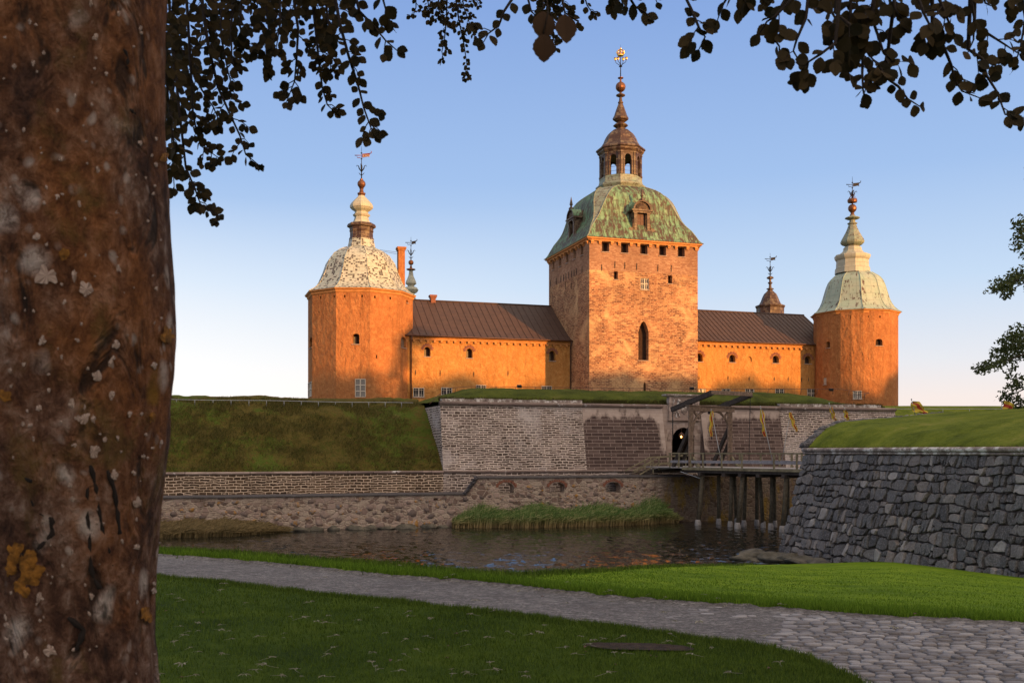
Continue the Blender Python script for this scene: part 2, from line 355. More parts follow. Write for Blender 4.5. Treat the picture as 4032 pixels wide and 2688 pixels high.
def blade(name,c0,c1,tr=.3):
    t=NT(name,.7,.2); g=t.n('NewGeometry').outputs['Random Per Island']; n=t.noise(t.obj,1.2,4,.6)
    c=t.ramp(t.math('ADD',t.math('MULTIPLY',g,.6),t.math('MULTIPLY',n,.4)),[(.15,c0),(.85,c1)]); m=t.out(c)
    tl=t.n('BsdfTranslucent',Color=c); mx=t.n('MixShader',Fac=tr); t.l(t.b.outputs[0],mx.inputs[1]); t.l(tl.outputs[0],mx.inputs[2])
    t.l(mx.outputs[0],t.t.nodes['Material Output'].inputs[0]); return m
m_blade=blade('grass_blades',(.018,.042,.004),(.13,.19,.022))
m_bladeb=blade('bright_grass_blades',(.035,.085,.004),(.17,.28,.02))
m_rough=blade('rough_slope_grass',(.03,.045,.008),(.23,.18,.06))
m_drytuft=blade('dry_tufts',(.03,.03,.008),(.10,.085,.03))
m_reedX=blade('reed_green',(.030,.055,.012),(.13,.17,.055))
m_reedb=blade('reed_brown',(.08,.065,.028),(.34,.25,.12))
def reedm():
    t=NT('reed_green',.7,.2); g=t.n('NewGeometry').outputs['Random Per Island']; z=t.n('SeparateXYZ'); t.l(t.obj,z.inputs[0])
    up=t.ramp(g,[(0,(.035,.075,.015)),(.5,(.11,.18,.045)),(.85,(.20,.26,.09)),(1,(.36,.33,.15))]); dn=t.ramp(g,[(0,(.05,.04,.016)),(.6,(.24,.17,.07)),(1,(.42,.32,.15))])
    k=t.math('MULTIPLY_ADD',z.outputs[2],1.4,5.28,True); return t.out(t.mix(k,dn,up))
m_reed=reedm()
m_leaf=blade('beech_leaf',(.012,.012,.005),(.085,.055,.022),.35)
m_leafr=blade('copper_leaf',(.030,.014,.008),(.07,.035,.014),.2)
m_tleaf=blade('tree_leaf',(.03,.045,.014),(.10,.12,.04),.3)
m_dryleaf=blade('withered_leaf',(.13,.12,.075),(.42,.40,.32),.2)
m_twig=simple('twig_bark',(.03,.02,.016),.8,.3,20,.2)
def bark():
    t=NT('beech_bark',.9,.25)
    v=t.map(t.obj,(1,1,.7)); a=t.noise(v,6.,6,.65,.5); b=t.noise(v,24,7,.75,.3); s=t.noise(t.obj,60,4,.7)
    k=t.math('ADD',t.math('MULTIPLY',a,.42),t.math('MULTIPLY',b,.58))
    c=t.ramp(k,[(.37,(.024,.010,.007)),(.45,(.085,.036,.022)),(.51,(.17,.085,.055)),(.56,(.27,.165,.125)),(.63,(.44,.34,.30))])
    o=t.noise(t.map(t.obj,(1,1,.6),(3,1,4)),2.4,5,.65); z=t.n('SeparateXYZ'); t.l(t.obj,z.inputs[0])
    o=t.math('ADD',o,t.math('MULTIPLY',t.math('SUBTRACT',z.outputs[2],1.7),.06))
    c=t.mix(t.ramp(o,[(.46,0.),(.62,.7)]),c,t.ramp(b,[(.35,(.11,.032,.008)),(.65,(.44,.16,.04))]))
    li=t.n('TexVoronoi',Vector=t.warp(t.map(t.obj,(1,1,.8)),7,.10),Scale=7.,_feature='F1').outputs[0]
    c=t.mix(t.math('MULTIPLY',t.ramp(li,[(.10,1.),(.26,0.)]),t.ramp(b,[(.40,.25),(.52,1.)])),c,(.60,.50,.46))
    li2=t.n('TexVoronoi',Vector=t.warp(t.map(t.obj,(1,1,.8),(5,3,2)),9,.08),Scale=17.,_feature='F1').outputs[0]
    c=t.mix(t.math('MULTIPLY',t.ramp(li2,[(.12,.9),(.24,0.)]),t.ramp(a,[(.42,0.),(.55,1.)])),c,(.50,.40,.36))
    g=t.noise(t.map(t.obj,(1,1,.7),(2,8,1)),4,5,.7); c=t.mix(t.ramp(g,[(.56,0.),(.68,.6)]),c,(.15,.11,.02))
    y=t.noise(t.map(t.obj,(1,1,1),(9,2,1)),3.1,3,.5); c=t.mix(t.ramp(y,[(.66,0.),(.70,.8)]),c,(.30,.15,.012))
    d=t.noise(t.map(t.obj,(1,1,.4),(1,7,2)),9.,4,.6,.6); c=t.mix(t.ramp(d,[(.60,0.),(.65,.8)]),c,(.014,.008,.006))
    h=t.math('SUBTRACT',t.math('ADD',t.math('MULTIPLY',b,1.3),t.math('MULTIPLY',s,.3)),t.math('MULTIPLY',t.ramp(d,[(.56,0.),(.66,1.)]),1.))
    return t.out(c,t.bump(h,1.,.05))
m_bark=bark()
def pathm():
    t=NT('gravel_and_cobbles',.8,.3); g=t.noise(t.obj,28,5,.8); g2=t.noise(t.obj,1.1,4,.6); g3=t.noise(t.obj,90,3,.8)
    g4=t.noise(t.map(t.obj,(1,1.8,1)),9,5,.8); gr=t.ramp(t.math('ADD',t.math('MULTIPLY',g4,.5),t.math('MULTIPLY',g,.5)),[(.38,(.030,.028,.028)),(.5,(.115,.107,.107)),(.62,(.34,.32,.32))])
    gr=t.mix(t.ramp(g2,[(.4,0.),(.65,.45)]),gr,(.07,.06,.06))
    vv=t.map(t.warp(t.obj,2.5,.12),(6.2,9.,1),(0,0,0),(0,0,.25))
    dist=t.n('TexVoronoi',Vector=vv,Scale=1.,_feature='DISTANCE_TO_EDGE',_voronoi_dimensions='2D').outputs[0]
    cc=t.n('TexVoronoi',Vector=vv,Scale=1.,_feature='F1',_voronoi_dimensions='2D').outputs['Color']; s=t.n('SeparateColor'); t.l(cc,s.inputs[0])
    st=t.ramp(t.math('ADD',t.math('MULTIPLY',s.outputs[0],.5),t.math('MULTIPLY',g,.5)),[(.2,(.20,.17,.19)),(.6,(.40,.35,.38)),(.9,(.58,.53,.55))])
    cob=t.mix(t.ramp(dist,[(.05,0.),(.14,1.)]),gr,st)
    at=t.n('Attribute',_attribute_name='cobble').outputs['Fac']
    m=t.math('ADD',at,t.math('MULTIPLY',t.math('SUBTRACT',t.noise(t.obj,.9,5,.7),.5),1.6))
    mk=t.ramp(m,[(.46,0.),(.56,1.)]); c=t.mix(t.math('MULTIPLY',mk,.0),gr,cob); mk=t.math('MULTIPLY',mk,0.)
    red=t.noise(t.obj,17,3,.6); c=t.mix(t.ramp(red,[(.70,0.),(.74,.6)]),c,(.16,.055,.04))
    h=t.math('ADD',t.math('MULTIPLY',t.math('MULTIPLY',t.math('MINIMUM',dist,.22),4.),mk),t.math('MULTIPLY',g,.35))
    return t.out(c,t.bump(h,.8,.035))
m_path=pathm()
def cobm():
    t=NT('cobbles',.62,.4); g=t.n('NewGeometry').outputs['Random Per Island']; n=t.noise(t.obj,40,5,.75); n1=t.noise(t.obj,2.,4,.6)
    c=t.ramp(t.math('ADD',t.math('MULTIPLY',g,.5),t.math('MULTIPLY',n,.5)),[(.2,(.09,.082,.084)),(.5,(.19,.178,.182)),(.8,(.36,.345,.35))])
    c=t.mix(t.ramp(n1,[(.45,0.),(.7,.6)]),c,(.10,.085,.085)); return t.out(c,t.bump(n,.7,.01))
m_cob=cobm()
def waterm():
    t=NT('moat_water',.05,.6); v=t.map(t.obj,(.8,1.25,1),(0,0,0),(0,0,.15)); a=t.noise(v,1.25,3,.55,.6); b=t.noise(v,.35,2,.5); 
    t.b.inputs['IOR'].default_value=1.33
    h=t.math('ADD',a,t.math('MULTIPLY',b,.8)); return t.out((.010,.011,.009),t.bump(h,.8,.07))
m_water=waterm()
m_wood=simple('weathered_oak',(.17,.12,.09),.85,.5,5,.6)
m_woodd=simple('dark_tarred_wood',(.045,.036,.032),.8,.5,5,.6)
m_woodg=simple('mossy_wood',(.18,.155,.10),.9,.5,3,.6)
m_deck=simple('pale_deck_boards',(.30,.28,.28),.8,.25,4,.4)
m_steel=simple('galvanised_steel',(.33,.34,.35),.5,.2,4,.1,.3)
m_conc=simple('pale_concrete_sleeve',(.25,.235,.23),.9,.3,5,.4)
m_soil=simple('bare_soil',(.040,.024,.015),.95,.6,12,1.,dist=.05)
m_yel=simple('yellow_cloth',(.50,.36,.04),.8,.1,3,.1); m_red=simple('red_cloth',(.36,.045,.025),.8,.1,3,.1)
m_boulder=simple('shore_rock',(.10,.09,.07),.85,.55,2.2,.8,dist=.1)
m_trunk=simple('tree_trunk',(.06,.045,.035),.9,.4,5,.6)

m_lich=blade('pale_bark_lichen',(.13,.085,.065),(.40,.31,.27),0.)
m_olich=simple('orange_bark_lichen',(.20,.085,.012),.9,.8,45,.8)
m_scar=simple('dark_bark_scar',(.012,.008,.007),.95,.3,20,.2)
# ---------------------------------------------------------------- walls and openings
class Pl:
    """vertical plane through O (x,y) running along U (left to right as seen)"""
    def __init__(s,O,U):
        s.O=Vector((O[0],O[1])); s.U=Vector((U[0],U[1])).normalized(); s.N=Vector((s.U.y,-s.U.x))
    def at(s,x,y):
        r=(x-CX)/F; d=(r*s.O.y-s.O.x)/(s.U.x-r*s.U.y); Y=s.O.y+s.U.y*d; return d,(HY-y)/F*Y
    def p(s,d,z,out=0.):
        return Vector((s.O.x+s.U.x*d+s.N.x*out,s.O.y+s.U.y*d+s.N.y*out,z))
    @property
    def U3(s): return Vector((s.U.x,s.U.y,0))
    @property
    def N3(s): return Vector((s.N.x,s.N.y,0))
    def hole(s,x0,y0,x1,y1,arch=None,d=.5,kind='dark',through=False):
        ym=(y0+y1)/2; a,_=s.at(x0,ym); b,_=s.at(x1,ym); xm=(x0+x1)/2; _,zt=s.at(xm,y0); _,zb=s.at(xm,y1)
        return dict(x0=a,x1=b,z0=zb,z1=zt,arch=arch,d=d,kind=kind,through=through)
def outline(h,grow=0.):
    x0,x1,z0,z1=h['x0']-grow,h['x1']+grow,h['z0']-grow*0,h['z1']+grow; w=x1-x0; xm=(x0+x1)/2
    if not h['arch']: return [(x0,z0),(x1,z0),(x1,z1),(x0,z1)],None
    cur=[]; n=7
    if h['arch']=='round': zs=z1-w/2
    elif h['arch']=='seg': zs=z1-w*.28
    else: zs=z1-w*.95
    for i in range(n+1):
        k=i/n; a=pi*k
        if h['arch'] in('round','seg'): cur.append((xm-w/2*math.cos(a),zs+(z1-zs)*math.sin(a)))
        else:
            x=x0+w*k; q=min(k,1-k)*2; cur.append((x,zs+(z1-zs)*math.sin(q*pi/2)**.85))
    return [(x0,z0),(x1,z0)]+list(reversed(cur)),cur
def panel(mb,pl,s0,s1,z0,z1,holes=(),mi=0,batter=0.,out=0.,uo=0.,rmi=None,segs=0):
    """wall face with real openings; batter = how far the foot stands out"""
    rmi=mi if rmi is None else rmi
    def pt(s,z,o=0.): return pl.p(s,z,out+o+(batter*(z1-z)/(z1-z0) if batter else 0))
    xs={s0,s1}; zs={z0,z1}
    if segs: xs|={s0+(s1-s0)*i/segs for i in range(segs)}; zs|={z0+(z1-z0)*i/8 for i in range(8)}
    for h in holes: xs|={h['x0'],h['x1']}; zs|={h['z0'],h['z1']}
    xs=sorted(x for x in xs if s0-1e-6<=x<=s1+1e-6); zs=sorted(z for z in zs if z0-1e-6<=z<=z1+1e-6)
    def q(pts): mb.face([pt(*p) for p in pts],[(uo+p[0],p[1]+20) for p in pts],mi)
    for i in range(len(xs)-1):
        for j in range(len(zs)-1):
            cx=(xs[i]+xs[i+1])/2; cz=(zs[j]+zs[j+1])/2
            if any(h['x0']<cx<h['x1'] and h['z0']<cz<h['z1'] for h in holes): continue
            q([(xs[i],zs[j]),(xs[i+1],zs[j]),(xs[i+1],zs[j+1]),(xs[i],zs[j+1])])
    for h in holes:
        ol,cur=outline(h)
        if cur:
            m=len(cur)//2+ (len(cur)%2)
            xm=(h['x0']+h['x1'])/2
            L=[c for c in cur if c[0]<=xm+1e-6]; Rr=[c for c in cur if c[0]>=xm-1e-6]
            top=(xm,h['z1'])
            if abs(L[-1][0]-xm)>1e-6: L.append(top)
            if abs(Rr[0][0]-xm)>1e-6: Rr.insert(0,top)
            c0=(h['x0'],h['z1']); c1=(h['x1'],h['z1'])
            if cur[0][1]>h['z0']: pass
            for a,b in zip(L,L[1:]): q([c0,a,b])
            for a,b in zip(Rr,Rr[1:]): q([c1,a,b])
        n=len(ol)
        for i in range(n):
            a=ol[i];b=ol[(i+1)%n]
            mb.face([pt(*a),pt(a[0],a[1],-h['d']),pt(b[0],b[1],-h['d']),pt(*b)],[(uo+a[0],a[1]+20),(uo+a[0]+h['d'],a[1]+20),(uo+a[0]+h['d'],b[1]+20.2),(uo+a[0],b[1]+20.2)],rmi)
        if not h['through']: mb.face([pt(a[0],a[1],-h['d']) for a in ol],[(uo+a[0],a[1]+20) for a in ol],rmi)
def bar(mb,pl,x0,x1,z0,z1,o0,o1,mi=0):
    mb.box(pl.p((x0+x1)/2,(z0+z1)/2,(o0+o1)/2),pl.U3*(x1-x0)/2,Vector((0,0,(z1-z0)/2)),pl.N3*(o1-o0)/2,mi)
def window(par,pl,h,out=0.):
    """part window (> pane, sill, shutter) standing in an opening"""
    k=h['kind']; x0,x1,z0,z1,d=h['x0'],h['x1'],h['z0'],h['z1'],h['d']; w=x1-x0; dd=out-d
    if k in('none',): return
    ol,_=outline(h,-.0)
    if k in('dark','shut','board'):
        m=MB(); m.face([pl.p(a,b,dd+.03) for a,b in ol],[(a,b) for a,b in ol])
        bar(m,pl,x0,x0+.04,z0,z1-w*.3 if h['arch'] else z1,dd+.032,dd+.08); bar(m,pl,x1-.04,x1,z0,z1-w*.3 if h['arch'] else z1,dd+.032,dd+.08)
        wn=m.build('window',m_dark if k!='board' else m_wood,par)
        if k=='shut':
            s=MB(); bar(s,pl,x0+.03,x0+w*.42,z0+.04,z1-w*.35,dd+.10,dd+.14); bar(s,pl,x0+w*.2,x0+w*.24,z0+.04,z1-w*.35,dd+.142,dd+.16); s.build('shutter',m_woodg,wn)
    elif k in('lead','grid','pale'):
        m=MB(); f=.07; o0,o1=dd+.06,dd+.16
        bar(m,pl,x0,x0+f,z0,z1,o0,o1); bar(m,pl,x1-f,x1,z0,z1,o0,o1); bar(m,pl,x0+f,x1-f,z0,z0+f,o0,o1); bar(m,pl,x0+f,x1-f,z1-f,z1,o0,o1)
        xm=(x0+x1)/2; bar(m,pl,xm-.06,xm+.06,z0+f,z1-f,o0,o1+.01)
        rows=max(1,round((z1-z0)/.75)); 
        for r in range(1,rows): z=z0+(z1-z0)*r/rows; bar(m,pl,x0+f,xm-.06,z-.045,z+.045,o0,o1-.01); bar(m,pl,xm+.06,x1-f,z-.045,z+.045,o0,o1-.01)
        if k!='lead':
            for a,b in ((x0+f,xm-.06),(xm+.06,x1-f)):
                c=(a+b)/2; bar(m,pl,c-.018,c+.018,z0+f,z1-f,o0+.02,o0+.045)
                for r in range(rows*2):
                    z=z0+(z1-z0)*(r+.5)/(rows*2); bar(m,pl,a,b,z-.015,z+.015,o0+.02,o0+.04)
        wn=m.build('window',m_white,par)
        g=MB(); g.face([pl.p(a,b,dd+.04) for a,b in ol],[(a,b) for a,b in ol]); g.build('pane',m_lead if k=='lead' else m_glass,wn)
    if k not in('lead','none') and w>.35:
        s=MB(); bar(s,pl,x0-.08,x1+.08,z0-.09,z0-.004,out-.05,out+.09); s.build('sill',m_palestone,wn)
def anchors(par,pl,lst,out=0.,L=.9):
    for x,y0,y1 in lst:
        a,z1=pl.at(x,y0); _,z0=pl.at(x,y1); m=MB(); m.beam(pl.p(a,z0,out+.04),pl.p(a+.02,z1,out+.04),.05,.06); m.beam(pl.p(a-.07,(z0+z1)/2,out+.05),pl.p(a+.07,(z0+z1)/2,out+.05),.05,.05); m.build('wall_anchor',m_iron,par)
def bricks_arch(par,pl,h,out=0.,bk_=1.):
    m=MB(); w=h['x1']-h['x0']; xm=(h['x0']+h['x1'])/2; zs=h['z1']-w/2 if h['arch']=='round' else h['z1']-w*.28
    n=13
    for i in range(n):
        a=pi*(.04+.92*i/(n-1)); rx=w/2+.06; rz=(h['z1']-zs)+.06; L=(.34 if i%2 else .27)*bk_
        p=Vector((xm-rx*math.cos(a),zs+rz*math.sin(a))); dr=Vector((-math.cos(a),math.sin(a))).normalized()
        m.beam(pl.p(p.x,p.y,out+.02),pl.p(p.x+dr.x*L,p.y+dr.y*L,out+.02),.12,.06,up=pl.N3)
    m.build('brick_arch',m_brickred,par)
m_vred=simple('red_painted_vane',(.17,.03,.02),.6,.2,3,.1)
def vane(par,c,z0,z1,zf,zv,right=True,letters=None,w=.9):
    m=MB(); c=Vector((c[0],c[1],0)); z=lambda a:c+Vector((0,0,a))
    m.tube([z(z0),z(z1)],[.07,.015],6)
    for a in (z0+(z1-z0)*.25,zf+.35,zv-.35,zv+.3): m.blob(z(a),.11,.11,.07,1,.0,8,5)
    for sx in (-1,1):
        for dy in (0,1):
            d=Vector((sx*(1-dy),sx*dy*1.,0))
            m.tube([z(zf-.35),z(zf)+d*.25,z(zf+.3)+d*.33,z(zf+.38)+d*.5,z(zf+.22)+d*.58],[.05,.07,.05,.04,.02],5)
            m.tube([z(zf-.75),z(zf-.6)+d*.2,z(zf-.45)+d*.3],[.04,.04,.02],5)
    rod=m.build('finial_rod',m_iron,par)
    v=MB(); h=.42
    for y in (-.02,.02):
        pts=[(.08,h*.5),(w*1.25,h*.72),(w*1.15,.0),(w*1.2,-h*.42),(w,-h*.2),(.08,-h*.5)]
        q=[z(zv+b)+Vector((a,y,0)) for a,b in pts]; q=q if y<0 else q[::-1]; v.face(q)
    v.tube([z(zv+.05)+Vector((-.75,0,0)),z(zv+.05)],[.05,.035],5); v.tube([z(zv+.2)+Vector((w*1.1,0,0)),z(zv+.32)+Vector((w*1.45,0,0)),z(zv+.5)+Vector((w*1.5,0,0)),z(zv+.5)+Vector((w*1.36,0,0))],[.05,.05,.04,.02],5)
    v.tube([z(zv-.2)+Vector((-.1,0,0)),z(zv-.22)+Vector((-.45,0,0)),z(zv-.05)+Vector((-.5,0,0))],[.04,.035,.02],5)
    vn=v.build('vane',m_vred if letters else m_iron,par)
    if letters:
        cu=bpy.data.curves.new('lettering','FONT'); cu.body=letters; cu.size=.38; cu.extrude=.01; cu.align_x='LEFT'
        t=bpy.data.objects.new('tmp',cu); COL.objects.link(t); bpy.context.view_layer.update()
        me=bpy.data.meshes.new_from_object(t); bpy.data.objects.remove(t)
        me.materials.clear(); me.materials.append(m_white)
        ob=bpy.data.objects.new('lettering',me); COL.objects.link(ob); ob.parent=vn; o=ORG[par.name]
        ob.location=(c.x+.18-o.x,c.y-.035-o.y,zv-.13-o.z); ob.rotation_euler=(pi/2,0,0)
def ball(mb,c,z,r,mi=0): mb.lathe(c[0],c[1],[(z-r,.001)]+[(z-r*math.cos(a),r*math.sin(a)) for a in [pi*k/10 for k in range(1,10)]]+[(z+r,.001)],14,0,mi,True)
# ---------------------------------------------------------------- castle
U=(.954,.299); UU=Vector(U).normalized(); BB=Vector((-UU.y,UU.x))
GB=2.0                                                # castle ground
# gate tower
TC=Vector((8.54,110.)); TW=13.34
gt=thing('gate_tower',(12.9,118.4,GB),'square sandstone and brick gate tower under a green copper bell roof with an open lantern','castle tower')
front=Pl(TC,UU); tl=TC+BB*TW; left=Pl(tl,(-BB.x,-BB.y)); rt=TC+UU*TW; right=Pl(rt,BB); back=Pl(rt+BB*TW,(-UU.x,-UU.y))
c4=lambda x,y:(2100+x/2.613,700+y/2.613)
ZC=23.25
def topslots(pl,xs,y0s,y1s):
    r=[]
    for (a,b),y1 in zip(xs,y1s):
        h=pl.hole(*c4(a,600),*c4(b,y1),d=.75,kind='dark'); h['z1']=ZC-.05; r.append(h)
    return r
fh=topslots(front,[(705,780),(902,977),(1100,1175),(1295,1366),(1486,1558)],0,[760,773,786,800,812])
for a in ((830,962,870,1045),(1386,1005,1428,1088)): fh.append(front.hole(*c4(*a[:2]),*c4(*a[2:]),d=.6))
fh.append(front.hole(*c4(1103,1030),*c4(1190,1152),d=.25,kind='pale'))
fh.append(front.hole(2513.6,1265,2554,1418,'point',.8,'dark')); fh.append(front.hole(2534,1504,2544,1542,'point',.5,'dark'))
ZS=ZC-3.2
for h in fh: h['low']=h['z1']<ZS
m=MB(); panel(m,front,0,TW,GB,ZS,[h for h in fh if h['low']],0)
up=[h for h in fh if not h['low']]
for h in up: h['z0']=max(h['z0'],ZC-1.25)
panel(m,front,0,TW,ZS,ZC,up,1,rmi=1)
lh=topslots(left,[(195,218),(262,287),(335,360),(410,437),(487,514)],0,[960,925,885,845,805])
for h in lh: h['z0']=ZC-1.2
lo=left.hole(*c4(452,990),*c4(468,1078),d=.5)
panel(m,left,0,TW,GB,ZS,[lo] if lo['z1']<ZS else [],0,uo=40); panel(m,left,0,TW,ZS,ZC,lh,1,uo=40,rmi=1)
panel(m,right,0,TW,GB,ZC,[],0,uo=80); panel(m,back,0,TW,GB,ZC,[],0,uo=120)
m.build('wall',[m_towerbrick,m_towerbrick2],gt)
for h in fh: window(gt,front,h)
for h in lh: window(gt,left,h)
if lo['z1']<ZS: window(gt,left,lo)
anchors(gt,front,[(2100+x/2.613,700+a/2.613,700+(a+68)/2.613) for x,a in ((703,890),(838,862),(940,868),(1063,880),(1280,895),(1418,899))])
anchors(gt,left,[(2100+x/2.613,700+a/2.613,700+(a+68)/2.613) for x,a in ((180,1050),(238,1030),(285,1010),(314,995),(338,985),(366,970),(397,957),(422,945),(445,930),(503,908),(331,1072),(392,1080))])
m=MB()
for pl in (front,left,right,back):
    bar(m,pl,-.22,TW+.22,ZC,ZC+.2,-.2,.22); bar(m,pl,-.38,TW+.38,ZC+.2,ZC+.42,-.4,.40) if pl in(front,back) else bar(m,pl,-.2,TW+.2,ZC+.2,ZC+.418,-.38,.398)
    hs=fh[:5] if pl is front else lh if pl is left else []
    n=0
    xs=[]
    for h in hs: xs+= [h['x0']-.28,h['x1']+.28]
    if not xs: xs=[1+i*1.2 for i in range(10)]
    for x in xs+[.28,TW-.28]: bar(m,pl,x-.17,x+.17,ZC-.18,ZC-.004,0,.26); bar(m,pl,x-.13,x+.13,ZC-.34,ZC-.18,0,.16)
m.build('cornice',m_orange,gt)
tc=TC+UU*TW/2+BB*TW/2; tc=(tc.x,tc.y)
prof=[(23.62,7.15,.0),(23.72,6.98,.0),(24.0,6.78,.005),(24.6,6.5,.01),(25.2,6.2,.02),(25.6,5.93,.035),(26.0,5.68,.05),(26.5,5.47,.08),(27.05,5.33,.11),(27.7,5.2,.15),(28.4,5.06,.2),(28.9,4.91,.235),(29.36,4.68,.27),(29.8,4.38,.305),(30.16,3.98,.35),(30.42,3.6,.42),(30.6,3.3,.48),(30.72,2.8,.55),(30.75,2.4,.56)]
m=MB(); L=0
def ringpts(z,a,k):
    o=[]; b=a*(1-k)
    for sx,sy in ((-b,-a),(b,-a),(a,-b),(a,b),(b,a),(-b,a),(-a,b),(-a,-b)): o.append(Vector((tc[0]+UU.x*sx+BB.x*sy,tc[1]+UU.y*sx+BB.y*sy,z)))
    return o
for i in range(len(prof)-1):
    A=ringpts(*prof[i]);B=ringpts(*prof[i+1]); dl=math.hypot(prof[i+1][0]-prof[i][0],prof[i+1][1]-prof[i][1])
    for k in range(8):
        k2=(k+1)%8; wa=(A[k]-A[k2]).length/2; wb=(B[k]-B[k2]).length/2; o=k*40+20
        m.face([A[k],A[k2],B[k2],B[k]],[(o-wa,L),(o+wa,L),(o+wb,L+dl),(o-wb,L+dl)],0 if k%2==0 else 1)
    L+=dl
# standing seams on the four large faces, ridge rolls on the corners
for f in (0,2,4,6):
    for q in np.arange(-6.2,6.3,.62):
        pts=[]
        for z,a,k in prof:
            A=ringpts(z,a,k); wv=(A[(f+1)%8]-A[f]); wl=wv.length
            if abs(q)<wl/2-.05: pts.append((A[f]+A[(f+1)%8])/2+wv.normalized()*q)
        if len(pts)>2: m.tube(pts,.035,4,0,False)
for k in range(8): m.tube([ringpts(*p_)[k] for p_ in prof],.06,5,1,False)
m.build('roof',[m_cop_g,m_cop_s],gt)
def dormer(pl,s):
    par=gt; m=MB(); o=-.42; z0,z1=24.25,27.1
    h=dict(x0=s-.52,x1=s+.52,z0=z0+.35,z1=z0+2.55,arch=None,d=.35,kind='board',through=False)
    panel(m,pl,s-1.0,s+1.0,z0,z1,[h],0,out=o)
    for sg in (-1,1):
        bar(m,pl,s+sg*.80-.16,s+sg*.80+.16,z0+.3,z1-.45,o,o+.14); bar(m,pl,s+sg*.80-.2,s+sg*.80+.2,z0+.05,z0+.3,o,o+.2); bar(m,pl,s+sg*.80-.2,s+sg*.80+.2,z1-.45,z1-.3,o,o+.2)
        x=s+sg*1.0; y=x+sg*.35
        c=Vector((s+sg*1.32,z0+.55)); 
        m.tube([pl.p(c.x,c.y,o-.1),pl.p(c.x,c.y,o+.12)],[.34,.34],14)
        m.tube([pl.p(c.x,c.y,o+.1),pl.p(c.x,c.y,o+.18)],[.14,.14],10)
        m.tube([pl.p(s+sg*1.1,z0+.7,o),pl.p(s+sg*1.06,z0+1.3,o),pl.p(s+sg*1.04,z0+1.8,o)],[.14,.10,.05],6)
        # cheeks
        a=s+sg*.98; m.face([pl.p(a,z0,o-.01),pl.p(a,z0,o-1.1),pl.p(a,z1,o-2.6),pl.p(a,z1,o-.01)][::sg])
    bar(m,pl,s-1.12,s+1.12,z1-.3,z1-.1,o-.1,o+.22); bar(m,pl,s-1.28,s+1.28,z1-.1,z1+.08,o-2.4,o+.34)
    n=12; r=1.12
    for i in range(n):
        a=pi*i/n;b=pi*(i+1)/n
        f=lambda q,rr,oo:pl.p(s-rr*math.cos(q),z1+.08+rr*.92*math.sin(q),oo)
        m.face([f(a,r,o+.3),f(b,r,o+.3),f(b,r,o-2.6),f(a,r,o-2.6)],None,1)
        m.face([f(a,r-.16,o+.3),f(b,r-.16,o+.3),f(b,r,o+.3),f(a,r,o+.3)][::1])
        m.face([f(b,r-.16,o+.3),f(a,r-.16,o+.3),f(a,r-.16,o+.08),f(b,r-.16,o+.08)])
        m.face([pl.p(s,z1+.08,o+.08),f(a,r-.16,o+.08),f(b,r-.16,o+.08)])
        if i%1==0: m.tube([pl.p(s,z1+.14,o+.10),f(a+pi/n/2,r-.3,o+.10)],[.03,.07],5)
    d=m.build('dormer',[m_cop_b,m_cop_g],par)
    b=MB(); bar(b,pl,s-1.35,s+1.35,z0-.28,z0-.004,o-.9,o+.16); b.build('dormer_base',m_cop_g,d)
    f=MB(); c=pl.p(s,0,o+.1); f.lathe(c.x,c.y,[(z1+1.08,.3),(z1+1.25,.28),(z1+1.35,.14),(z1+1.5,.1),(z1+1.62,.2),(z1+1.75,.17),(z1+2.55,.02)],8,0); f.build('finial',m_cop_b,d)
    g=MB(); bar(g,pl,s-.5,s+.5,z0+.37,z0+2.53,o-.33,o-.28); bar(g,pl,s-.03,s+.03,z0+.37,z0+2.53,o-.278,o-.25)
    for q in (.9,1.65): bar(g,pl,s-.48,s-.03,z0+q,z0+q+.07,o-.278,o-.25); bar(g,pl,s+.03,s+.48,z0+q,z0+q+.07,o-.278,o-.25)
    g.build('shutter',m_pipe,d)
dormer(front,6.5); dormer(left,TW/2+.2); dormer(right,TW/2); dormer(back,TW/2)
za=lambda cy:(1625-cy/2.613)/33.1
AL=R(-6.2); lcx,lcy=tc
m=MB(); m.lathe(lcx,lcy,[(30.35,2.75),(za(1575),2.72),(za(1550),2.98),(za(1535),2.95),(za(1515),2.62),(za(1480),2.52),(za(1462),2.55),(za(1452),2.48),(za(1452),.01)],8,AL)
m.build('lantern_base',m_cop_s,gt)
Rl=2.46; m=MB(); zb,zt=za(1452),za(1195)
pls=[]
for k in range(8):
    a=AL+k*pi/4; b=a+pi/4; A=Vector((lcx+Rl*math.sin(a),lcy-Rl*math.cos(a))); B=Vector((lcx+Rl*math.sin(b),lcy-Rl*math.cos(b)))
    pl=Pl(A,B-A); W=(B-A).length; h=dict(x0=W*.29,x1=W*.71,z0=zb+.02,z1=za(1245),arch='round',d=.3,kind='none',through=True)
    panel(m,pl,0,W,zb,zt,[h]); h2=dict(h); h2['d']=.0
    panel(m,pl,.12,W-.12,zb,zt,[h2],out=-.3)
    for x in (.14,W-.14):
        bar(m,pl,x-.12,x+.12,zb,zt-.25,0,.08); bar(m,pl,x-.16,x+.16,zb,zb+.2,0,.12); bar(m,pl,x-.16,x+.16,zt-.45,zt-.3,0,.13)
    for x in (h['x0']-.1,h['x1']+.1): bar(m,pl,x-.06,x+.06,zb,za(1310),.0,.06); bar(m,pl,x-.09,x+.09,za(1310),za(1298),.0,.09)
    for zz in (.45,.95): m.tube([pl.p(h['x0'],zb+zz,-.1),pl.p(h['x1'],zb+zz,-.1)],.02,4)
m.build('lantern_arcade',m_cop_b,gt)
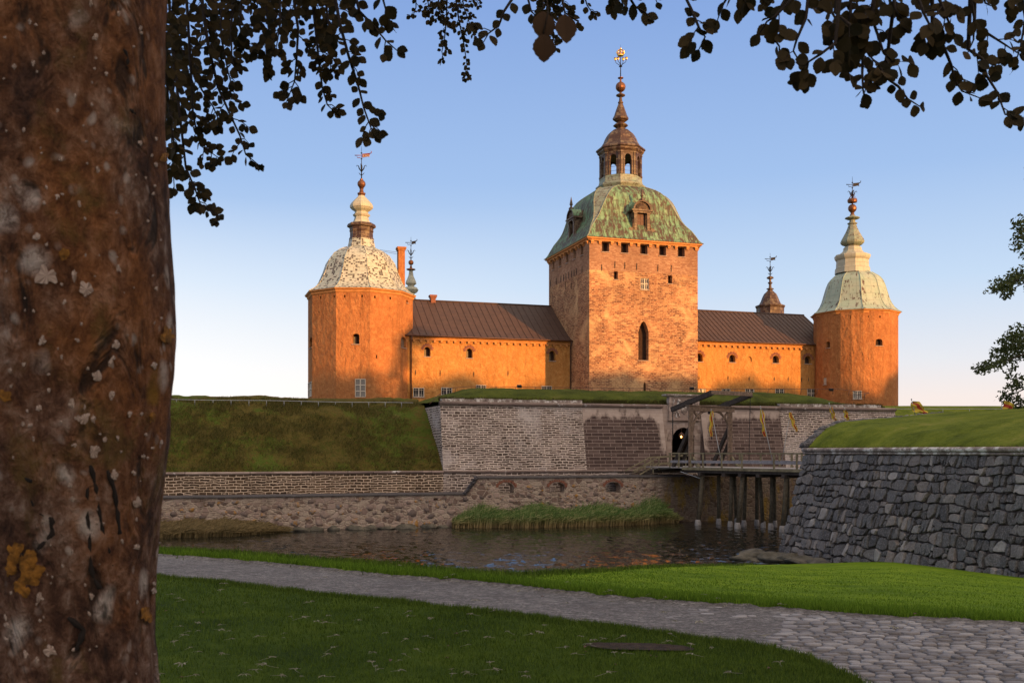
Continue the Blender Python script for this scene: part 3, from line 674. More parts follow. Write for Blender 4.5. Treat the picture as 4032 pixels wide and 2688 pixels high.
m=MB(); m.lathe(lcx,lcy,[(za(1240),.01),(za(1240),2.35),(za(1235),2.5),(za(1215),2.56),(za(1195),2.76),(za(1180),2.8),(za(1170),2.96),(za(1155),2.9),(za(1130),2.5),(za(1110),2.25),(za(1080),2.03),(za(1050),1.9),(za(1020),1.72),(za(990),1.48),(za(965),1.14),(za(950),.8),(za(942),.5)],8,AL); m.build('lantern_roof',m_cop_b,gt)
m=MB(); m.lathe(lcx,lcy,[(za(q[0]),q[1]/86.5) for q in ((945,45),(930,40),(912,74),(905,78),(895,70),(885,45),(872,38),(862,55),(845,80),(830,82),(800,66),(740,46),(682,24))],8,AL); 
m.lathe(lcx,lcy,[(za(q[0]),q[1]/86.5) for q in ((682,20),(672,28),(662,27),(655,18),(612,13),(606,30),(598,47),(590,47),(580,30),(574,13),(560,12))],12,0,0,True); m.build('spire',m_cop_b,gt)
m=MB(); ball(m,(lcx,lcy),za(507),.60); m.lathe(lcx,lcy,[(za(458),.13),(za(420),.10),(za(418),.34),(za(412),.34),(za(408),.1)],10,0,0,True); m.build('spire_ball',m_bronze,gt)
m=MB(); m.tube([V(lcx,lcy,za(410)),V(lcx,lcy,za(300)),V(lcx,lcy,za(190))],[.07,.055,.04],6); m.lathe(lcx,lcy,[(za(305),.05),(za(299),.2),(za(293),.2),(za(288),.05)],10); m.tube([V(lcx,lcy,za(125)),V(lcx,lcy,za(72))],[.02,.008],4)
for a,hh in ((R(-70),235),(R(-160),200),(R(70),228),(R(20),250)):
    d=Vector((math.sin(a),-math.cos(a),0)); m.tube([V(lcx,lcy,za(290)),V(lcx,lcy,za(hh+45))+d*.3,V(lcx,lcy,za(hh+30))+d*.62,V(lcx,lcy,za(hh))+d*.7],[.04,.035,.03,.03],5)
m.build('finial_rod',m_iron,gt)
for a,hh in ((R(-70),235),(R(-160),200),(R(70),228),(R(20),250)):
    m=MB(); d=Vector((math.sin(a),-math.cos(a),0)); c=V(lcx,lcy,za(hh))+d*.7; m.lathe(c.x,c.y,[(c.z-.13,.02),(c.z-.05,.13),(c.z+.1,.16),(c.z+.2,.20),(c.z+.12,.05)],6,0); m.build('gilded_flower',m_gold,gt)
m=MB(); m.lathe(lcx,lcy,[(za(192),.05),(za(188),.36),(za(176),.38),(za(174),.30)],16,0,0,True); m.blob(V(lcx,lcy,za(112)),.09,.09,.12,1,0)
for k in range(8):
    a=k*pi/4; d=Vector((math.sin(a),-math.cos(a),0)); c=V(lcx,lcy,0)
    m.tube([c+d*.34+V(0,0,za(178)),c+d*.47+V(0,0,za(155)),c+d*.42+V(0,0,za(137)),c+d*.2+V(0,0,za(127)),c+V(0,0,za(122))],[.05,.05,.045,.04,.04],5)
    a+=pi/8; d=Vector((math.sin(a),-math.cos(a),0)); m.tube([c+d*.36+V(0,0,za(178)),c+d*.46+V(0,0,za(150))],[.06,.02],5)
m.build('gilded_crown',m_gold,gt)
# corner towers
def corner_tower(cx,cy,Rr,n,a0,zt,label,specs,lab_mat,dome,lantern,n2,a2,mats,loc):
    t=thing('corner_tower',(cx,cy,GB),label,'castle tower','round corner towers of the castle')
    m=MB(); fac=[]
    for k in range(n):
        a=a0+2*pi*k/n;b=a0+2*pi*(k+1)/n
        A=Vector((cx+Rr*math.sin(a),cy-Rr*math.cos(a)));B=Vector((cx+Rr*math.sin(b),cy-Rr*math.cos(b)))
        fac.append([Pl(A,B-A),(B-A).length,[]])
    for sp in specs:
        best=None
        for f in fac:
            if f[0].N.dot(Vector((-cx,-cy)))<=0: continue
            h=f[0].hole(*sp[:4],arch=sp[4],d=sp[5],kind=sp[6]); c=(h['x0']+h['x1'])/2
            if 0<c<f[1]:
                w=h['x1']-h['x0']; w=min(w,f[1]-.3); c=min(max(c,w/2+.12),f[1]-w/2-.12); h['x0']=c-w/2;h['x1']=c+w/2
                f[2].append(h); break
    for i,f in enumerate(fac): panel(m,f[0],0,f[1],GB,zt,f[2],0,uo=i*20)
    w_=m.build('wall',m_plast_t,t)
    for f in fac:
        for h in f[2]: window(t,f[0],h)
    m=MB(); m.lathe(cx,cy,[(zt-.35,Rr+.02),(zt-.25,Rr+.12),(zt-.1,Rr+.14),(zt,Rr+.32),(zt+.12,Rr+.36),(zt+.13,Rr-.3)],10,a0); m.build('cornice',m_orange,t)
    return t,fac
c2=lambda x,y:(1150+x/3.135,1100+y/3.135)
la=R(8.7)
sp=[(1388,1313,1415,1354,'seg',.7,'shut'),(1398,1491,1440,1563,None,.12,'lead'),(1579,1326,1598,1368,'seg',.3,'board'),(1480,1397,1485,1411,None,.4,'dark'),(1220,1326,1230,1368,'seg',.4,'dark'),(1212,1505,1226,1562,None,.12,'lead')]
for x,y in ((1262,1172),(1315,1167),(1357,1166),(1425,1166),(1476,1169),(1537,1174),(1603,1187)): sp.append((x-3,y-5,x+3,y+5,None,.3,'dark'))
lx,ly=-16.9,111.
lt,lf=corner_tower(lx,ly,5.83,10,R(10)+la,17.15,'ochre corner tower with pale spotted bell roof and white bulb, at the castle left end',sp,None,None,None,8,0,None,None)
zl=lambda cy:(1225-cy/2.613)/35.3
m=MB(); m.lathe(lx,ly,[(17.28,6.22),(17.36,6.0),(17.6,5.62),(17.85,5.3),(18.06,5.08),(18.35,4.86),(18.66,4.68),(19.2,4.42),(19.74,4.2),(20.3,4.03),(20.82,3.82),(21.3,3.55),(21.69,3.22),(22.0,2.85),(22.23,2.45),(22.45,1.9),(22.58,1.6)],10,R(10)+la)
for k in range(10):
    a=R(10)+la+2*pi*k/10; m.tube([V(lx+r*math.sin(a),ly-r*math.cos(a),z) for z,r in [(17.3,6.2),(17.6,5.62),(18.06,5.08),(18.66,4.68),(19.74,4.2),(20.82,3.82),(21.69,3.22),(22.23,2.45),(22.55,1.7)]],.05,5,0,False)
m.build('roof',m_cop_l,lt)
sx,sy=lx+.12,ly
m=MB(); m.lathe(sx,sy,[(zl(q),r/92.3) for q,r in ((1125,150),(1110,142),(1040,126),(1030,128))],8,R(-2)+la); m.build('lantern_base',m_cop_l,lt)
m=MB(); m.lathe(sx,sy,[(zl(q),r/92.3) for q,r in ((1032,128),(1015,124),(1010,118),(960,117),(945,124),(935,120),(912,124),(905,145),(890,148),(872,138),(866,110))],8,R(-2)+la); m.build('lantern',m_cop_b,lt)
m=MB(); m.lathe(sx,sy,[(zl(q),r/92.3) for q,r in ((868,112),(855,92),(830,78),(800,70),(790,84),(775,90),(768,76),(750,66),(742,72),(725,100),(705,118),(685,119),(660,108),(630,80),(605,55),(590,40),(578,34))],8,R(-2)+la); m.build('bulb',m_cop_plain,lt)
m=MB(); m.lathe(sx,sy,[(zl(q),r/92.3) for q,r in ((580,34),(572,36),(562,42),(552,42),(545,24),(510,17),(500,26),(495,18))],12,0,0,True); ball(m,(sx,sy),zl(458),.46); m.lathe(sx,sy,[(zl(q),r/92.3) for q,r in ((418,16),(408,18),(400,6))],8); m.build('spire_ball',m_bronze,lt)
vane(lt,(sx,sy),zl(405),zl(72),zl(300),zl(168),True,'EXIV',.75)
rx,ry=42.4,123.; ra=R(-18.9)
sp=[(3448,1334,3475,1360,'seg',.5,'dark'),(3255,1344,3269,1369,'seg',.5,'dark'),(3243,1487,3254,1513,None,.2,'grid'),(3338,1538,3377,1570,None,.15,'grid'),(3462,1243,3468,1251,None,.3,'dark'),(3418,1243,3422,1249,None,.2,'dark'),(3350,1240,3353,1255,None,.2,'dark')]
rtw,rf=corner_tower(rx,ry,4.97,24,R(10.5)+ra,16.72,'ochre plastered corner tower with pale green bell roof, right of the gate tower',sp,None,None,None,10,0,None,None)
zr=lambda cy:(1125-cy/2.613)/31.87
RP=[(16.84,5.4),(16.95,5.2),(17.2,4.85),(17.5,4.55),(18.0,4.22),(18.5,4.0),(19.1,3.82),(19.7,3.65),(20.3,3.47),(20.9,3.22),(21.25,2.95),(21.5,2.66),(21.75,2.25),(21.95,1.98)]
m=MB(); m.lathe(rx,ry,RP,10,R(10.5)+ra)
for k in range(10):
    a=R(10.5)+ra+2*pi*k/10; m.tube([V(rx+r*math.sin(a),ry-r*math.cos(a),z) for z,r in RP],.05,5,0,False)
m.build('roof',m_cop_r,rtw); qx,qy=rx-.35,ry
m=MB(); m.lathe(qx,qy,[(zr(q),r/83.3) for q,r in ((1118,176),(1062,172),(1055,163),(985,160),(975,168),(960,176),(940,180),(930,176),(922,140),(900,110),(885,98),(872,90),(862,92),(850,88),(838,70),(832,62))],10,R(10.5)+ra); m.build('lantern',m_cop_plain,rtw)
m=MB(); m.lathe(qx,qy,[(zr(q),r/83.3) for q,r in ((834,64),(822,98),(806,116),(790,120),(765,110),(730,90),(690,68),(650,50),(612,38),(606,50),(598,50),(592,32),(565,28),(556,60),(548,76),(542,74),(525,30),(518,26))],10,R(10.5)+ra); m.build('bulb',m_cop_s,rtw)
m=MB(); m.lathe(qx,qy,[(zr(q),r/83.3) for q,r in ((520,26),(495,16),(485,22),(480,16))],10); ball(m,(qx,qy),zr(446),.52); m.build('spire_ball',m_bronze,rtw)
m=MB(); m.lathe(qx,qy,[(zr(q),r/83.3) for q,r in ((398,4),(388,30),(385,46),(368,50),(352,46),(348,30),(344,4))],14,0,0,True)
for k in range(6):
    a=k*pi/3; m.tube([V(qx+.5*math.sin(a),qy-.5*math.cos(a),zr(352)),V(qx,qy,zr(290))],[.03,.02],4)
m.build('wreath',m_bronze,rtw)
vane(rtw,(qx,qy),zr(405),zr(120),zr(300),zr(205),True,None,.7)
# two small rear spires
bx,by=-13.7,135.; zz=lambda cy:(1225-cy/2.613)/29.04
t=thing('rear_tower',(bx,by,GB),'slim white double-bulb spire of a rear tower beside the tall chimney','castle tower')
m=MB(); m.lathe(bx,by,[(zz(q),r/75.9) for q,r in ((1720,95),(1679,80),(1630,48),(1585,36),(1570,62),(1545,78),(1520,62),(1508,32),(1500,34),(1480,57),(1455,50),(1400,26),(1352,19),(1345,22))],8,R(8)); m.lathe(bx,by,[(2,2.4),(zz(1720),2.4),(zz(1719),1.)],8,R(8)); m.build('bulb',m_cop_plain,t)
m=MB(); m.lathe(bx,by,[(zz(q),r/75.9) for q,r in ((1347,22),(1338,48),(1330,46),(1322,14),(1295,10))],10); ball(m,(bx,by),zz(1264),.36); m.build('spire_ball',m_bronze,t)
vane(t,(bx,by),zz(1240),zz(1000),zz(1165),zz(1062),True,None,.55)
bx,by=36.3,140.; zz=lambda cy:(1125-cy/2.613)/28.
t=thing('rear_tower',(bx,by,GB),'small brown copper cupola with a vane rising behind the right wing roof','castle tower')
m=MB(); m.lathe(bx,by,[(2,1.9),(zz(1475),1.9),(zz(1470),1.95),(zz(1455),2.05),(zz(1445),2.02),(zz(1436),1.55),(zz(1400),1.28),(zz(1360),1.08),(zz(1325),.85),(zz(1305),.55),(zz(1285),.30),(zz(1278),.5),(zz(1270),.5),(zz(1262),.2),(zz(1225),.17),(zz(1216),.32),(zz(1208),.32),(zz(1200),.15),(zz(1175),.15),(zz(1168),.45),(zz(1155),.48),(zz(1143),.2)],8,R(-14)); m.build('cupola',m_cop_b,t)
vane(t,(bx,by),zz(1145),zz(905),zz(1075),zz(968),True,None,.6)
# wings
def wing(pl,s0,s1,ze,zr_,depth,label,hs,ribs,anch=(),flip=False):
    c=pl.p((s0+s1)/2,GB,-depth/2)
    t=thing('castle_wing',(c.x,c.y,GB),label,'castle wing')
    m=MB(); panel(m,pl,s0,s1,GB,ze,hs)
    bk=Pl((pl.p(s1,0,-2*depth).x,pl.p(s1,0,-2*depth).y),(-pl.U.x,-pl.U.y)); panel(m,bk,0,s1-s0,GB,ze,[],uo=50)
    for s in (s0,s1):
        q=[pl.p(s,GB),pl.p(s,GB,-2*depth),pl.p(s,ze,-2*depth),pl.p(s,zr_-.1,-depth),pl.p(s,ze)]; m.face(q if s==s0 else q[::-1])
    m.build('wall',m_plast_w,t)
    for h in hs:
        window(t,pl,h)
        if h['arch']=='round' and h['kind']!='none': bricks_arch(t,pl,h)
    m=MB(); bar(m,pl,s0,s1,ze-.28,ze-.05,.0,.16); bar(m,pl,s0,s1,ze-.05,ze+.12,.0,.30)
    n=int((s1-s0)/.78)
    for i in range(n): x=s0+.4+i*.78; bar(m,pl,x-.12,x+.12,ze-.52,ze-.28,.0,.24)
    m.build('cornice',m_orange,t)
    # roof: bell-cast eave, main slope, ridge; raised seams
    P0=[(.55,ze+.12),(-.35,ze+.62),(-1.2,ze+1.15),(-depth,zr_)]
    m=MB(); L=0
    for side in (0,1):
        L=0
        for (o0,z0),(o1,z1) in zip(P0,P0[1:]):
            dl=math.hypot(o1-o0,z1-z0); f=(lambda o:o) if side==0 else (lambda o:-2*depth-o)
            q=[pl.p(s0,z0,f(o0)),pl.p(s1,z0,f(o0)),pl.p(s1,z1,f(o1)),pl.p(s0,z1,f(o1))]
            m.face(q if side==0 else q[::-1],[(s0,L),(s1,L),(s1,L+dl),(s0,L+dl)]); L+=dl
    m.face([pl.p(s0,ze+.12,.55),pl.p(s0,ze+.12,0),pl.p(s1,ze+.12,0),pl.p(s1,ze+.12,.55)])
    x=s0+.3
    while x<s1:
        for o0,z0,o1,z1 in [(*P0[1],*P0[2]),(*P0[2],*P0[3]),(*P0[0],*P0[1])]:
            m.beam(pl.p(x,z0+.03,o0),pl.p(x,z1+.03,o1),.045,.07)
        x+=ribs
    m.tube([pl.p(s0,zr_+.03,-depth),pl.p(s1,zr_+.03,-depth)],.09,6)
    m.build('roof',m_roof,t)
    g=MB(); g.tube([pl.p(s0,ze+.13,.60),pl.p(s1,ze+.13,.60)],.08,6); g.build('gutter',m_pipe,t)
    return t
P0=TC+BB*5.7; wl=Pl(P0,UU)
sL=wl.at(1560,1500)[0]; ze=12.55
hs=[wl.hole(1670,1365,1695,1403,'round',.6,'shut'),wl.hole(1836,1371,1861,1409,'round',.6,'shut'),wl.hole(2162,1381,2187,1420,'round',.6,'shut')]
for a in ((1627,1526,1670,1562),(1737,1525,1780,1562),(1874,1515,1914,1552),(2132,1519,2173,1556)): hs.append(wl.hole(*a,None,.12,'grid'))
wleft=wing(wl,sL,-.0,ze,17.7,6.8,'ochre plastered wing under a brown seamed roof, between the left tower and the gate tower',hs,.78)
anchors(wleft,wl,[(1733,1457,1480),(1865,1462,1482),(2000,1460,1480),(1636,1456,1476)])
for x in (1618.,2245.):
    m=MB(); s=wl.at(x,1400)[0]; m.tube([wl.p(s,ze+.1,.55),wl.p(s,ze-.5,.14),wl.p(s,GB,.14)],[.12,.08,.08],8); m.build('downpipe',m_pipe,wleft)
def chimney(par,c,w,d,z0,z1):
    m=MB(); c=Vector((c[0],c[1],0)); a=Vector((UU.x,UU.y,0)); b=Vector((BB.x,BB.y,0))
    m.box(c+V(0,0,(z0+z1-.4)/2),a*w/2,b*d/2,V(0,0,(z1-.4-z0)/2)); m.box(c+V(0,0,z1-.31),a*(w/2+.08),b*(d/2+.08),V(0,0,.09)); m.box(c+V(0,0,z1-.11),a*(w/2+.15),b*(d/2+.15),V(0,0,.11)); return m.build('chimney',m_plast_t if z1>20 else m_brickred,par)
rd=wl.p(wl.at(1765,1190)[0],0,-6.6); chimney(wleft,(rd.x-.25,rd.y),.55,.6,17.2,18.35)
cc=P(1579,1000,119); chimney(wleft,(cc.x,cc.y),.78,.9,12.0,24.3)
m=MB(); a=P(1562,993,119.2); 
for dz in (0,.22): m.tube([a+V(0,0,-dz),V(lx+1.5,ly,22.5-dz*.3)],.018,4)
m.build('stay_wire',m_iron,wleft)
O=P(2750,1400,118.5); wr=Pl((O.x,O.y),UU); ze2=12.95
hs=[wr.hole(2740,1390,2767,1423,'round',.6,'dark'),wr.hole(2871,1396,2896,1425.5,'round',.6,'dark'),wr.hole(3042,1399,3067,1429,'round',.6,'dark'),wr.hole(3168,1401,3194,1431,'round',.6,'shut')]
for a,b in ((2750,2778),(2842,2875),(2934,2969),(3052,3086),(3178,3211)): hs.append(wr.hole(a,1530,b,1566,None,.12,'grid'))
hs.append(wr.hole(2942,1403,2960,1423,None,.14,'none'))
hs[-1]['arch']='round'; hs[-1]['z0']+=.02
wright=wing(wr,-2.,wr.at(3290,1400)[0],ze2,17.8,6.8,'ochre plastered wing under a brown seamed roof, between the gate tower and the right tower',hs,.64)
anchors(wright,wr,[(2752,1480,1496),(2866,1480,1496),(2949,1484,1498),(3048,1484,1498),(3103,1484,1500),(3156,1485,1501),(3183,1487,1501),(2787,1349,1364)])
m=MB(); s=wr.at(3226,1400)[0]; m.tube([wr.p(s,ze2+.1,.55),wr.p(s,ze2-.5,.14),wr.p(s,GB,.14)],[.12,.08,.08],8); m.build('downpipe',m_pipe,wright)
# ---------------------------------------------------------------- ramparts and moat walls
def attr(ob,name,fn):
    me=ob.data; o=ORG[ob.name]; a=me.attributes.new(name,'FLOAT','POINT')
    a.data.foreach_set('value',[float(fn(Vector(v.co)+o)) for v in me.vertices])
def sstep(a,b,x):
    k=min(1,max(0,(x-a)/(b-a))); return k*k*(3-2*k)
def fb(p,sc,oct=3):
    p=Vector(p)*sc; a=1;s=0
    for _ in range(oct): s+=a*noise.noise(p); p=p*2.1; a*=.5
    return s
plM=Pl((13.1,81.),UU); G0=plM.p(0,0,3.); plL=Pl((G0.x,G0.y),UU)
sM=lambda x,y=1800: plM.at(x,y)[0]
sL_=lambda x,y=1950: plL.at(x,y)[0]
def st(pl,pt): d=Vector((pt.x-pl.O.x,pt.y-pl.O.y)); return d.dot(pl.U),d.dot(pl.N)
sa=sM(1746,1855); sj1=sM(2312,1855); sp0=sM(2622,1840)+.2; sp1=sM(2783,1840)-.0; sj2=sM(3097,1830); sb=sM(3545,1620)+.3
ZT=3.52; ZB=-1.6
def scarp(name,s0,s1,mat,label,segs=0):
    m=MB(); panel(m,plM,s0,s1,ZB,ZT,[],0,batter=1.1,out=-1.1,segs=segs)
    c=plM.p((s0+s1)/2,ZB,0)
    t=thing('scarp_wall',(c.x,c.y,ZB),label,'fortress wall')
    return t,m
# brick bastion face, left
t,m=scarp('a',sa,sj1,m_scarp,'broad pale rubble brick scarp wall between the grassy rampart and the dark dressed stone')
m.face([plM.p(sa,ZB,-8),plM.p(sa,ZB,0),plM.p(sa,ZT,-1.1),plM.p(sa,ZT,-8)],[(60,0),(68,0),(66.9,5),(60,5)])
m.build('wall',m_scarp,t)
def cordon(t,s0,s1,z=ZT,o=-1.1,r=.15,mat=m_cordon,ends=True):
    m=MB(); n=max(2,int((s1-s0)/1.3)); pts=[plM.p(s0+(s1-s0)*i/n,z+r+.012*noise.noise((i*.7,z,0)),o+.08) for i in range(n+1)]
    m.tube(pts,r,10)
    return m.build('cordon',mat,t)
cordon(t,sa-.1,sj1)
def coping(t,s0,s1,h=.25,seed=0):
    m=MB(); x=s0; i=0
    while x<s1-.05:
        w=min(s1-x,random.uniform(.5,1.3)); hh=h*random.uniform(.75,1.1); o=random.uniform(-.04,.05)
        bar(m,plM,x+.01,x+w-.01,ZT+.26,ZT+.30+hh,-1.7,-1.05+o); x+=w
    m.build('coping',m_capst,t)
def capm():
    t_=NT('lichened_coping',.9,.2); n=t_.noise(t_.obj,2.2,5,.75); return t_.out(t_.ramp(n,[(.38,(.17,.13,.115)),(.52,(.30,.25,.22)),(.58,(.60,.57,.54))]),t_.bump(n,.7,.05))
m_capst=capm()
coping(t,sa+.1,sj1)
# dressed stone, left and right of the portal
for s0,s1,lab,side in ((sj1,sp0,'dark dressed stone scarp wall left of the lion portal',1),(sp1,sj2,'dark dressed stone scarp wall right of the lion portal, behind the drawbridge',-1)):
    t,m=scarp('b',s0,s1,m_ashlar,lab,24)
    if side<0: m.face([plM.p(s0,ZB,-1.1),plM.p(s0,ZB,0),plM.p(s0,ZT,-1.1)][::-1],[(0,20),(1,20),(0,25)])
    else: m.face([plM.p(s1,ZB,0),plM.p(s1,ZB,-1.1),plM.p(s1,ZT,-1.1)][::-1],[(0,20),(1,20),(0,25)])
    w_=m.build('wall',m_ashlar,t,merge=False)
    def cl(p,s0=s0,s1=s1,side=side):
        s,_=st(plM,p); e=(s1-s) if side>0 else (s-s0)
        return min(1,max(0,.75*sstep(1.9,3.3,p.z)+.75*sstep(1.3,.1,e)*sstep(-1.2,.8,p.z)+ (.25*sstep(.8,0,s-s0) if side>0 else .0)))
    attr(w_,'clean',cl); cordon(t,s0,s1)
t,m=scarp('c',sj2,sb,m_scarp,'pale rubble brick scarp wall at the right end, behind the yellow and red flags')
m.build('wall',m_scarp,t); cordon(t,sj2,sb); coping(t,sj2,sb-1.5)
# portal
plP=Pl((plM.p(0,0,-1.1).x,plM.p(0,0,-1.1).y),UU)
q0=sp0; q1=sp1; ac=plP.at(2690,1750)[0]; aw=1.02
pc=plP.p(ac,-1.3); t=thing('gate_portal',(pc.x,pc.y,-1.9),'pale stone gate portal with arched passage and carved lions above','portal')
ah=dict(x0=ac-aw,x1=ac+aw,z0=-1.3,z1=1.92,arch='round',d=6.,kind='none',through=False)
m=MB(); panel(m,plP,q0,q1,-1.9,ZT+.3,[ah],0,rmi=1); m.build('wall',[m_portal,m_dark],t)  # passage lining is near-black: its shade is put into the colour
m=MB()
for i in range(15):
    a=pi*(i+.5)/15; r0=aw+.03; r1=aw+.42
    zz0=ah['z1']-aw; p=lambda r,b:plP.p(ac-r*math.cos(b),zz0+r*math.sin(b),.03)
    b0,b1=a-pi/31,a+pi/31; o=plP.N3*.05
    q=[p(r0,b0),p(r0,b1),p(r1,b1),p(r1,b0)]; m.face([x+o for x in q][::-1],[(i,0),(i+.3,0),(i+.3,.4),(i,.4)])
    for k in range(4): m.face([q[k],q[(k+1)%4],q[(k+1)%4]+o,q[k]+o],[(0,0)]*4)
m.build('arch_ring',m_portal,t)
r0,_=plP.at(2633,1600); r1,_=plP.at(2746,1600); _,rz0=plP.at(2690,1650); _,rz1=plP.at(2690,1562)
m=MB(); bar(m,plP,r0,r1,rz0,rz1,-.4,.16); bar(m,plP,r0-.06,r0+.1,rz0,rz1,.161,.24); bar(m,plP,r1-.1,r1+.06,rz0,rz1,.161,.24); bar(m,plP,r0+.1,r1-.1,rz0,rz0+.1,.161,.23)
bar(m,plP,r0-.15,r1+.15,rz0-.12,rz0,-.1,.30)
bar(m,plP,r0+.1,r1-.1,rz1-.3,rz1-.24,.161,.24)
for i in range(16): x=r0+.16+i*(r1-r0-.32)/15; bar(m,plP,x-.04,x+.04,rz1-.24,rz1-.1,.161,.22)
rp=m.build('relief_panel',m_portal,t)
m=MB()
def lion(x,sg):
    f=lambda a,b,o=.2:plP.p(x+sg*a*.62,rz0+.16+b*.80,o)
    T=lambda pts,rs:m.tube([f(*p) for p in pts],rs,6)
    T([(-.15,.45),(-.12,.75),(0,1.15),(.12,1.5)],[.10,.12,.13,.09]); T([(.12,1.5),(.2,1.75),(.42,1.72)],[.13,.15,.06])
    T([(.0,1.25),(.35,1.4),(.55,1.6)],[.07,.05,.05]); T([(0,1.15),(.35,1.05),(.55,1.15)],[.07,.05,.05])
    T([(-.15,.5),(.15,.45),(.25,.1),(.42,.1)],[.09,.08,.05,.05]); T([(-.15,.5),(-.3,.25),(-.2,.0),(0,-.02)],[.09,.08,.05,.05])
    T([(-.2,.5),(-.6,.5),(-.5,.9),(-.75,1.3),(-.5,1.6),(-.6,1.85)],[.04,.04,.04,.04,.05,.08])
lion(r0+.72,1); lion(r1-.72,-1)
xm=(r0+r1)/2; bar(m,plP,xm-.24,xm+.24,rz0+.65,rz0+1.2,.161,.24); m.tube([plP.p(xm-.24,rz0+.65,.2),plP.p(xm,rz0+.4,.2),plP.p(xm+.24,rz0+.65,.2)],.04,5)
m.tube([plP.p(xm-.25,rz0+1.25,.2),plP.p(xm-.3,rz0+1.5,.2),plP.p(xm,rz0+1.62,.2),plP.p(xm+.3,rz0+1.5,.2),plP.p(xm+.25,rz0+1.25,.2)],.05,5)
m.build('lion_relief',m_capst,rp)
m=MB(); bar(m,plP,r0-.2,r1+.2,rz1,rz1+.08,-.5,.28); bar(m,plP,r0-.34,r1+.34,rz1+.081,rz1+.2,-.6,.42); m.build('portal_cornice',m_capst,t)
# hanging lamp in the arch
lp=plP.p(plP.at(2675,1700)[0],1.2,.35); tl_=thing('hanging_lamp',(lp.x,lp.y,lp.z-.25),'lit copper lantern hanging on a chain in the gate arch','lamp')
m=MB(); m.lathe(lp.x,lp.y,[(lp.z-.2,.10),(lp.z-.19,.13),(lp.z-.16,.12)],6); m.lathe(lp.x,lp.y,[(lp.z+.12,.26),(lp.z+.16,.24),(lp.z+.3,.08),(lp.z+.36,.03)],6)
for k in range(6):
    a=k*pi/3; m.tube([V(lp.x+.12*math.sin(a),lp.y-.12*math.cos(a),lp.z-.17),V(lp.x+.22*math.sin(a),lp.y-.22*math.cos(a),lp.z+.13)],.012,4)
m.tube([V(lp.x,lp.y,lp.z+.36),V(lp.x,lp.y,lp.z+.72)],.015,4); m.build('lamp_frame',m_pipe,tl_)
gm=NT('amber_lamp_glow'); gm.b.inputs['Emission Color'].default_value=(1,.5,.12,1); gm.b.inputs['Emission Strength'].default_value=9.; gm.out((1,.6,.2))
m=MB(); m.blob(V(lp.x,lp.y,lp.z-.02),.06,.06,.09,1,0); m.build('flame',gm.m,tl_)
# band of wall under the rampart (left) and under the bastion
Lf=-95.
def lowband(s0,s1,mat,label,z0=-3.5,z1=ZB-.03,o=.04,cap=True):
    c=plM.p((s0+s1)/2,z0,o); t=thing('base_wall',(c.x,c.y,z0),label,'fortress wall')
    m=MB(); panel(m,plM,s0,s1,z0,z1,[],0,out=o); m.build('wall',mat,t)
    m=MB(); n=int((s1-s0)/1.2); m.tube([plM.p(s0+(s1-s0)*i/n,z1+.05+.02*noise.noise((i,3,s0)),o) for i in range(n+1)],.11,8); m.build('cordon',m_cordon,t); return t
lowband(Lf,sa,m_scarp_l,'long dark rubble wall at the foot of the grassy rampart')
lowband(sa,sb,m_scarp,'low rubble plinth wall under the cordon of the brick bastion')
# outer wall standing in the moat
s_step0=sL_(1834,1920); s_step1=sL_(1885,1900); s_end=sL_(3230,1950); zl0=-3.11; zl1=-1.95; WB=-6.4
tw=thing('moat_wall',tuple(plL.p(-8,-5.5)),'long fieldstone moat wall with three brick arched gun ports, rising from the water','fortress wall')
eh=[]
for a in ((1964,1900,2023,1941),(2165,1899,2222,1938),(2384,1897,2443,1937)): eh.append(plL.hole(*a,arch='seg',d=.9,kind='none',through=True))
m=MB(); panel(m,plL,Lf,s_step0,WB,zl0-.05,[],0,segs=30); panel(m,plL,s_step1,s_end,WB,zl1-.05,eh,0,rmi=0,segs=40)
q=[plL.p(s_step0,WB),plL.p(s_step1,WB),plL.p(s_step1,zl1-.05),plL.p(s_step1-.2,zl1-.05),plL.p(s_step0+.05,zl0-.05),plL.p(s_step0,zl0-.05)]
m.face(q,[(st(plL,x)[0],x.z+20) for x in q])
# back faces of the free-standing part
s_ter=sL_(2470,1870)
hb=[dict(h) for h in eh]
for h in hb: h['d']=0
panel(m,plL,s_step1,s_ter,-3.4,zl1-.05,hb,0,out=-.9)
wl_=m.build('wall',m_field,tw); attr(wl_,'damp',lambda p:sstep(sL_(2540),sL_(2640),st(plL,p)[0])*.9)
m=MB()
def slab(s0,s1,z,o0=-1.0,o1=.12,rise=.10):
    x=s0
    while x<s1:
        w=min(s1-x,random.uniform(.5,.9)); dz=random.uniform(-.012,.012)
        a=[plL.p(x,z+dz,o1),plL.p(x+w-.01,z+dz,o1),plL.p(x+w-.01,z+rise+dz,o0),plL.p(x,z+rise+dz,o0)]; b=[p-V(0,0,.07) for p in a]
        m.face(a); m.face(b[::-1]); 
        for k in range(4): m.face([b[k],b[(k+1)%4],a[(k+1)%4],a[k]])
        x+=w
slab(Lf,s_step0,zl0); slab(s_step1-.2,sL_(2714),zl1)
for i in range(14):
    k=i/13; m.blob(plL.p(s_step0+(s_step1-s_step0-.1)*k,zl0+(zl1-zl0)*k+.02,-.1),.18,.35,.12,i,.4,7,5)
m.build('slate_coping',m_slate,tw)
for h in eh: bricks_arch(tw,plL,h,0.,.6)
m=MB(); random.seed(3); put=[]
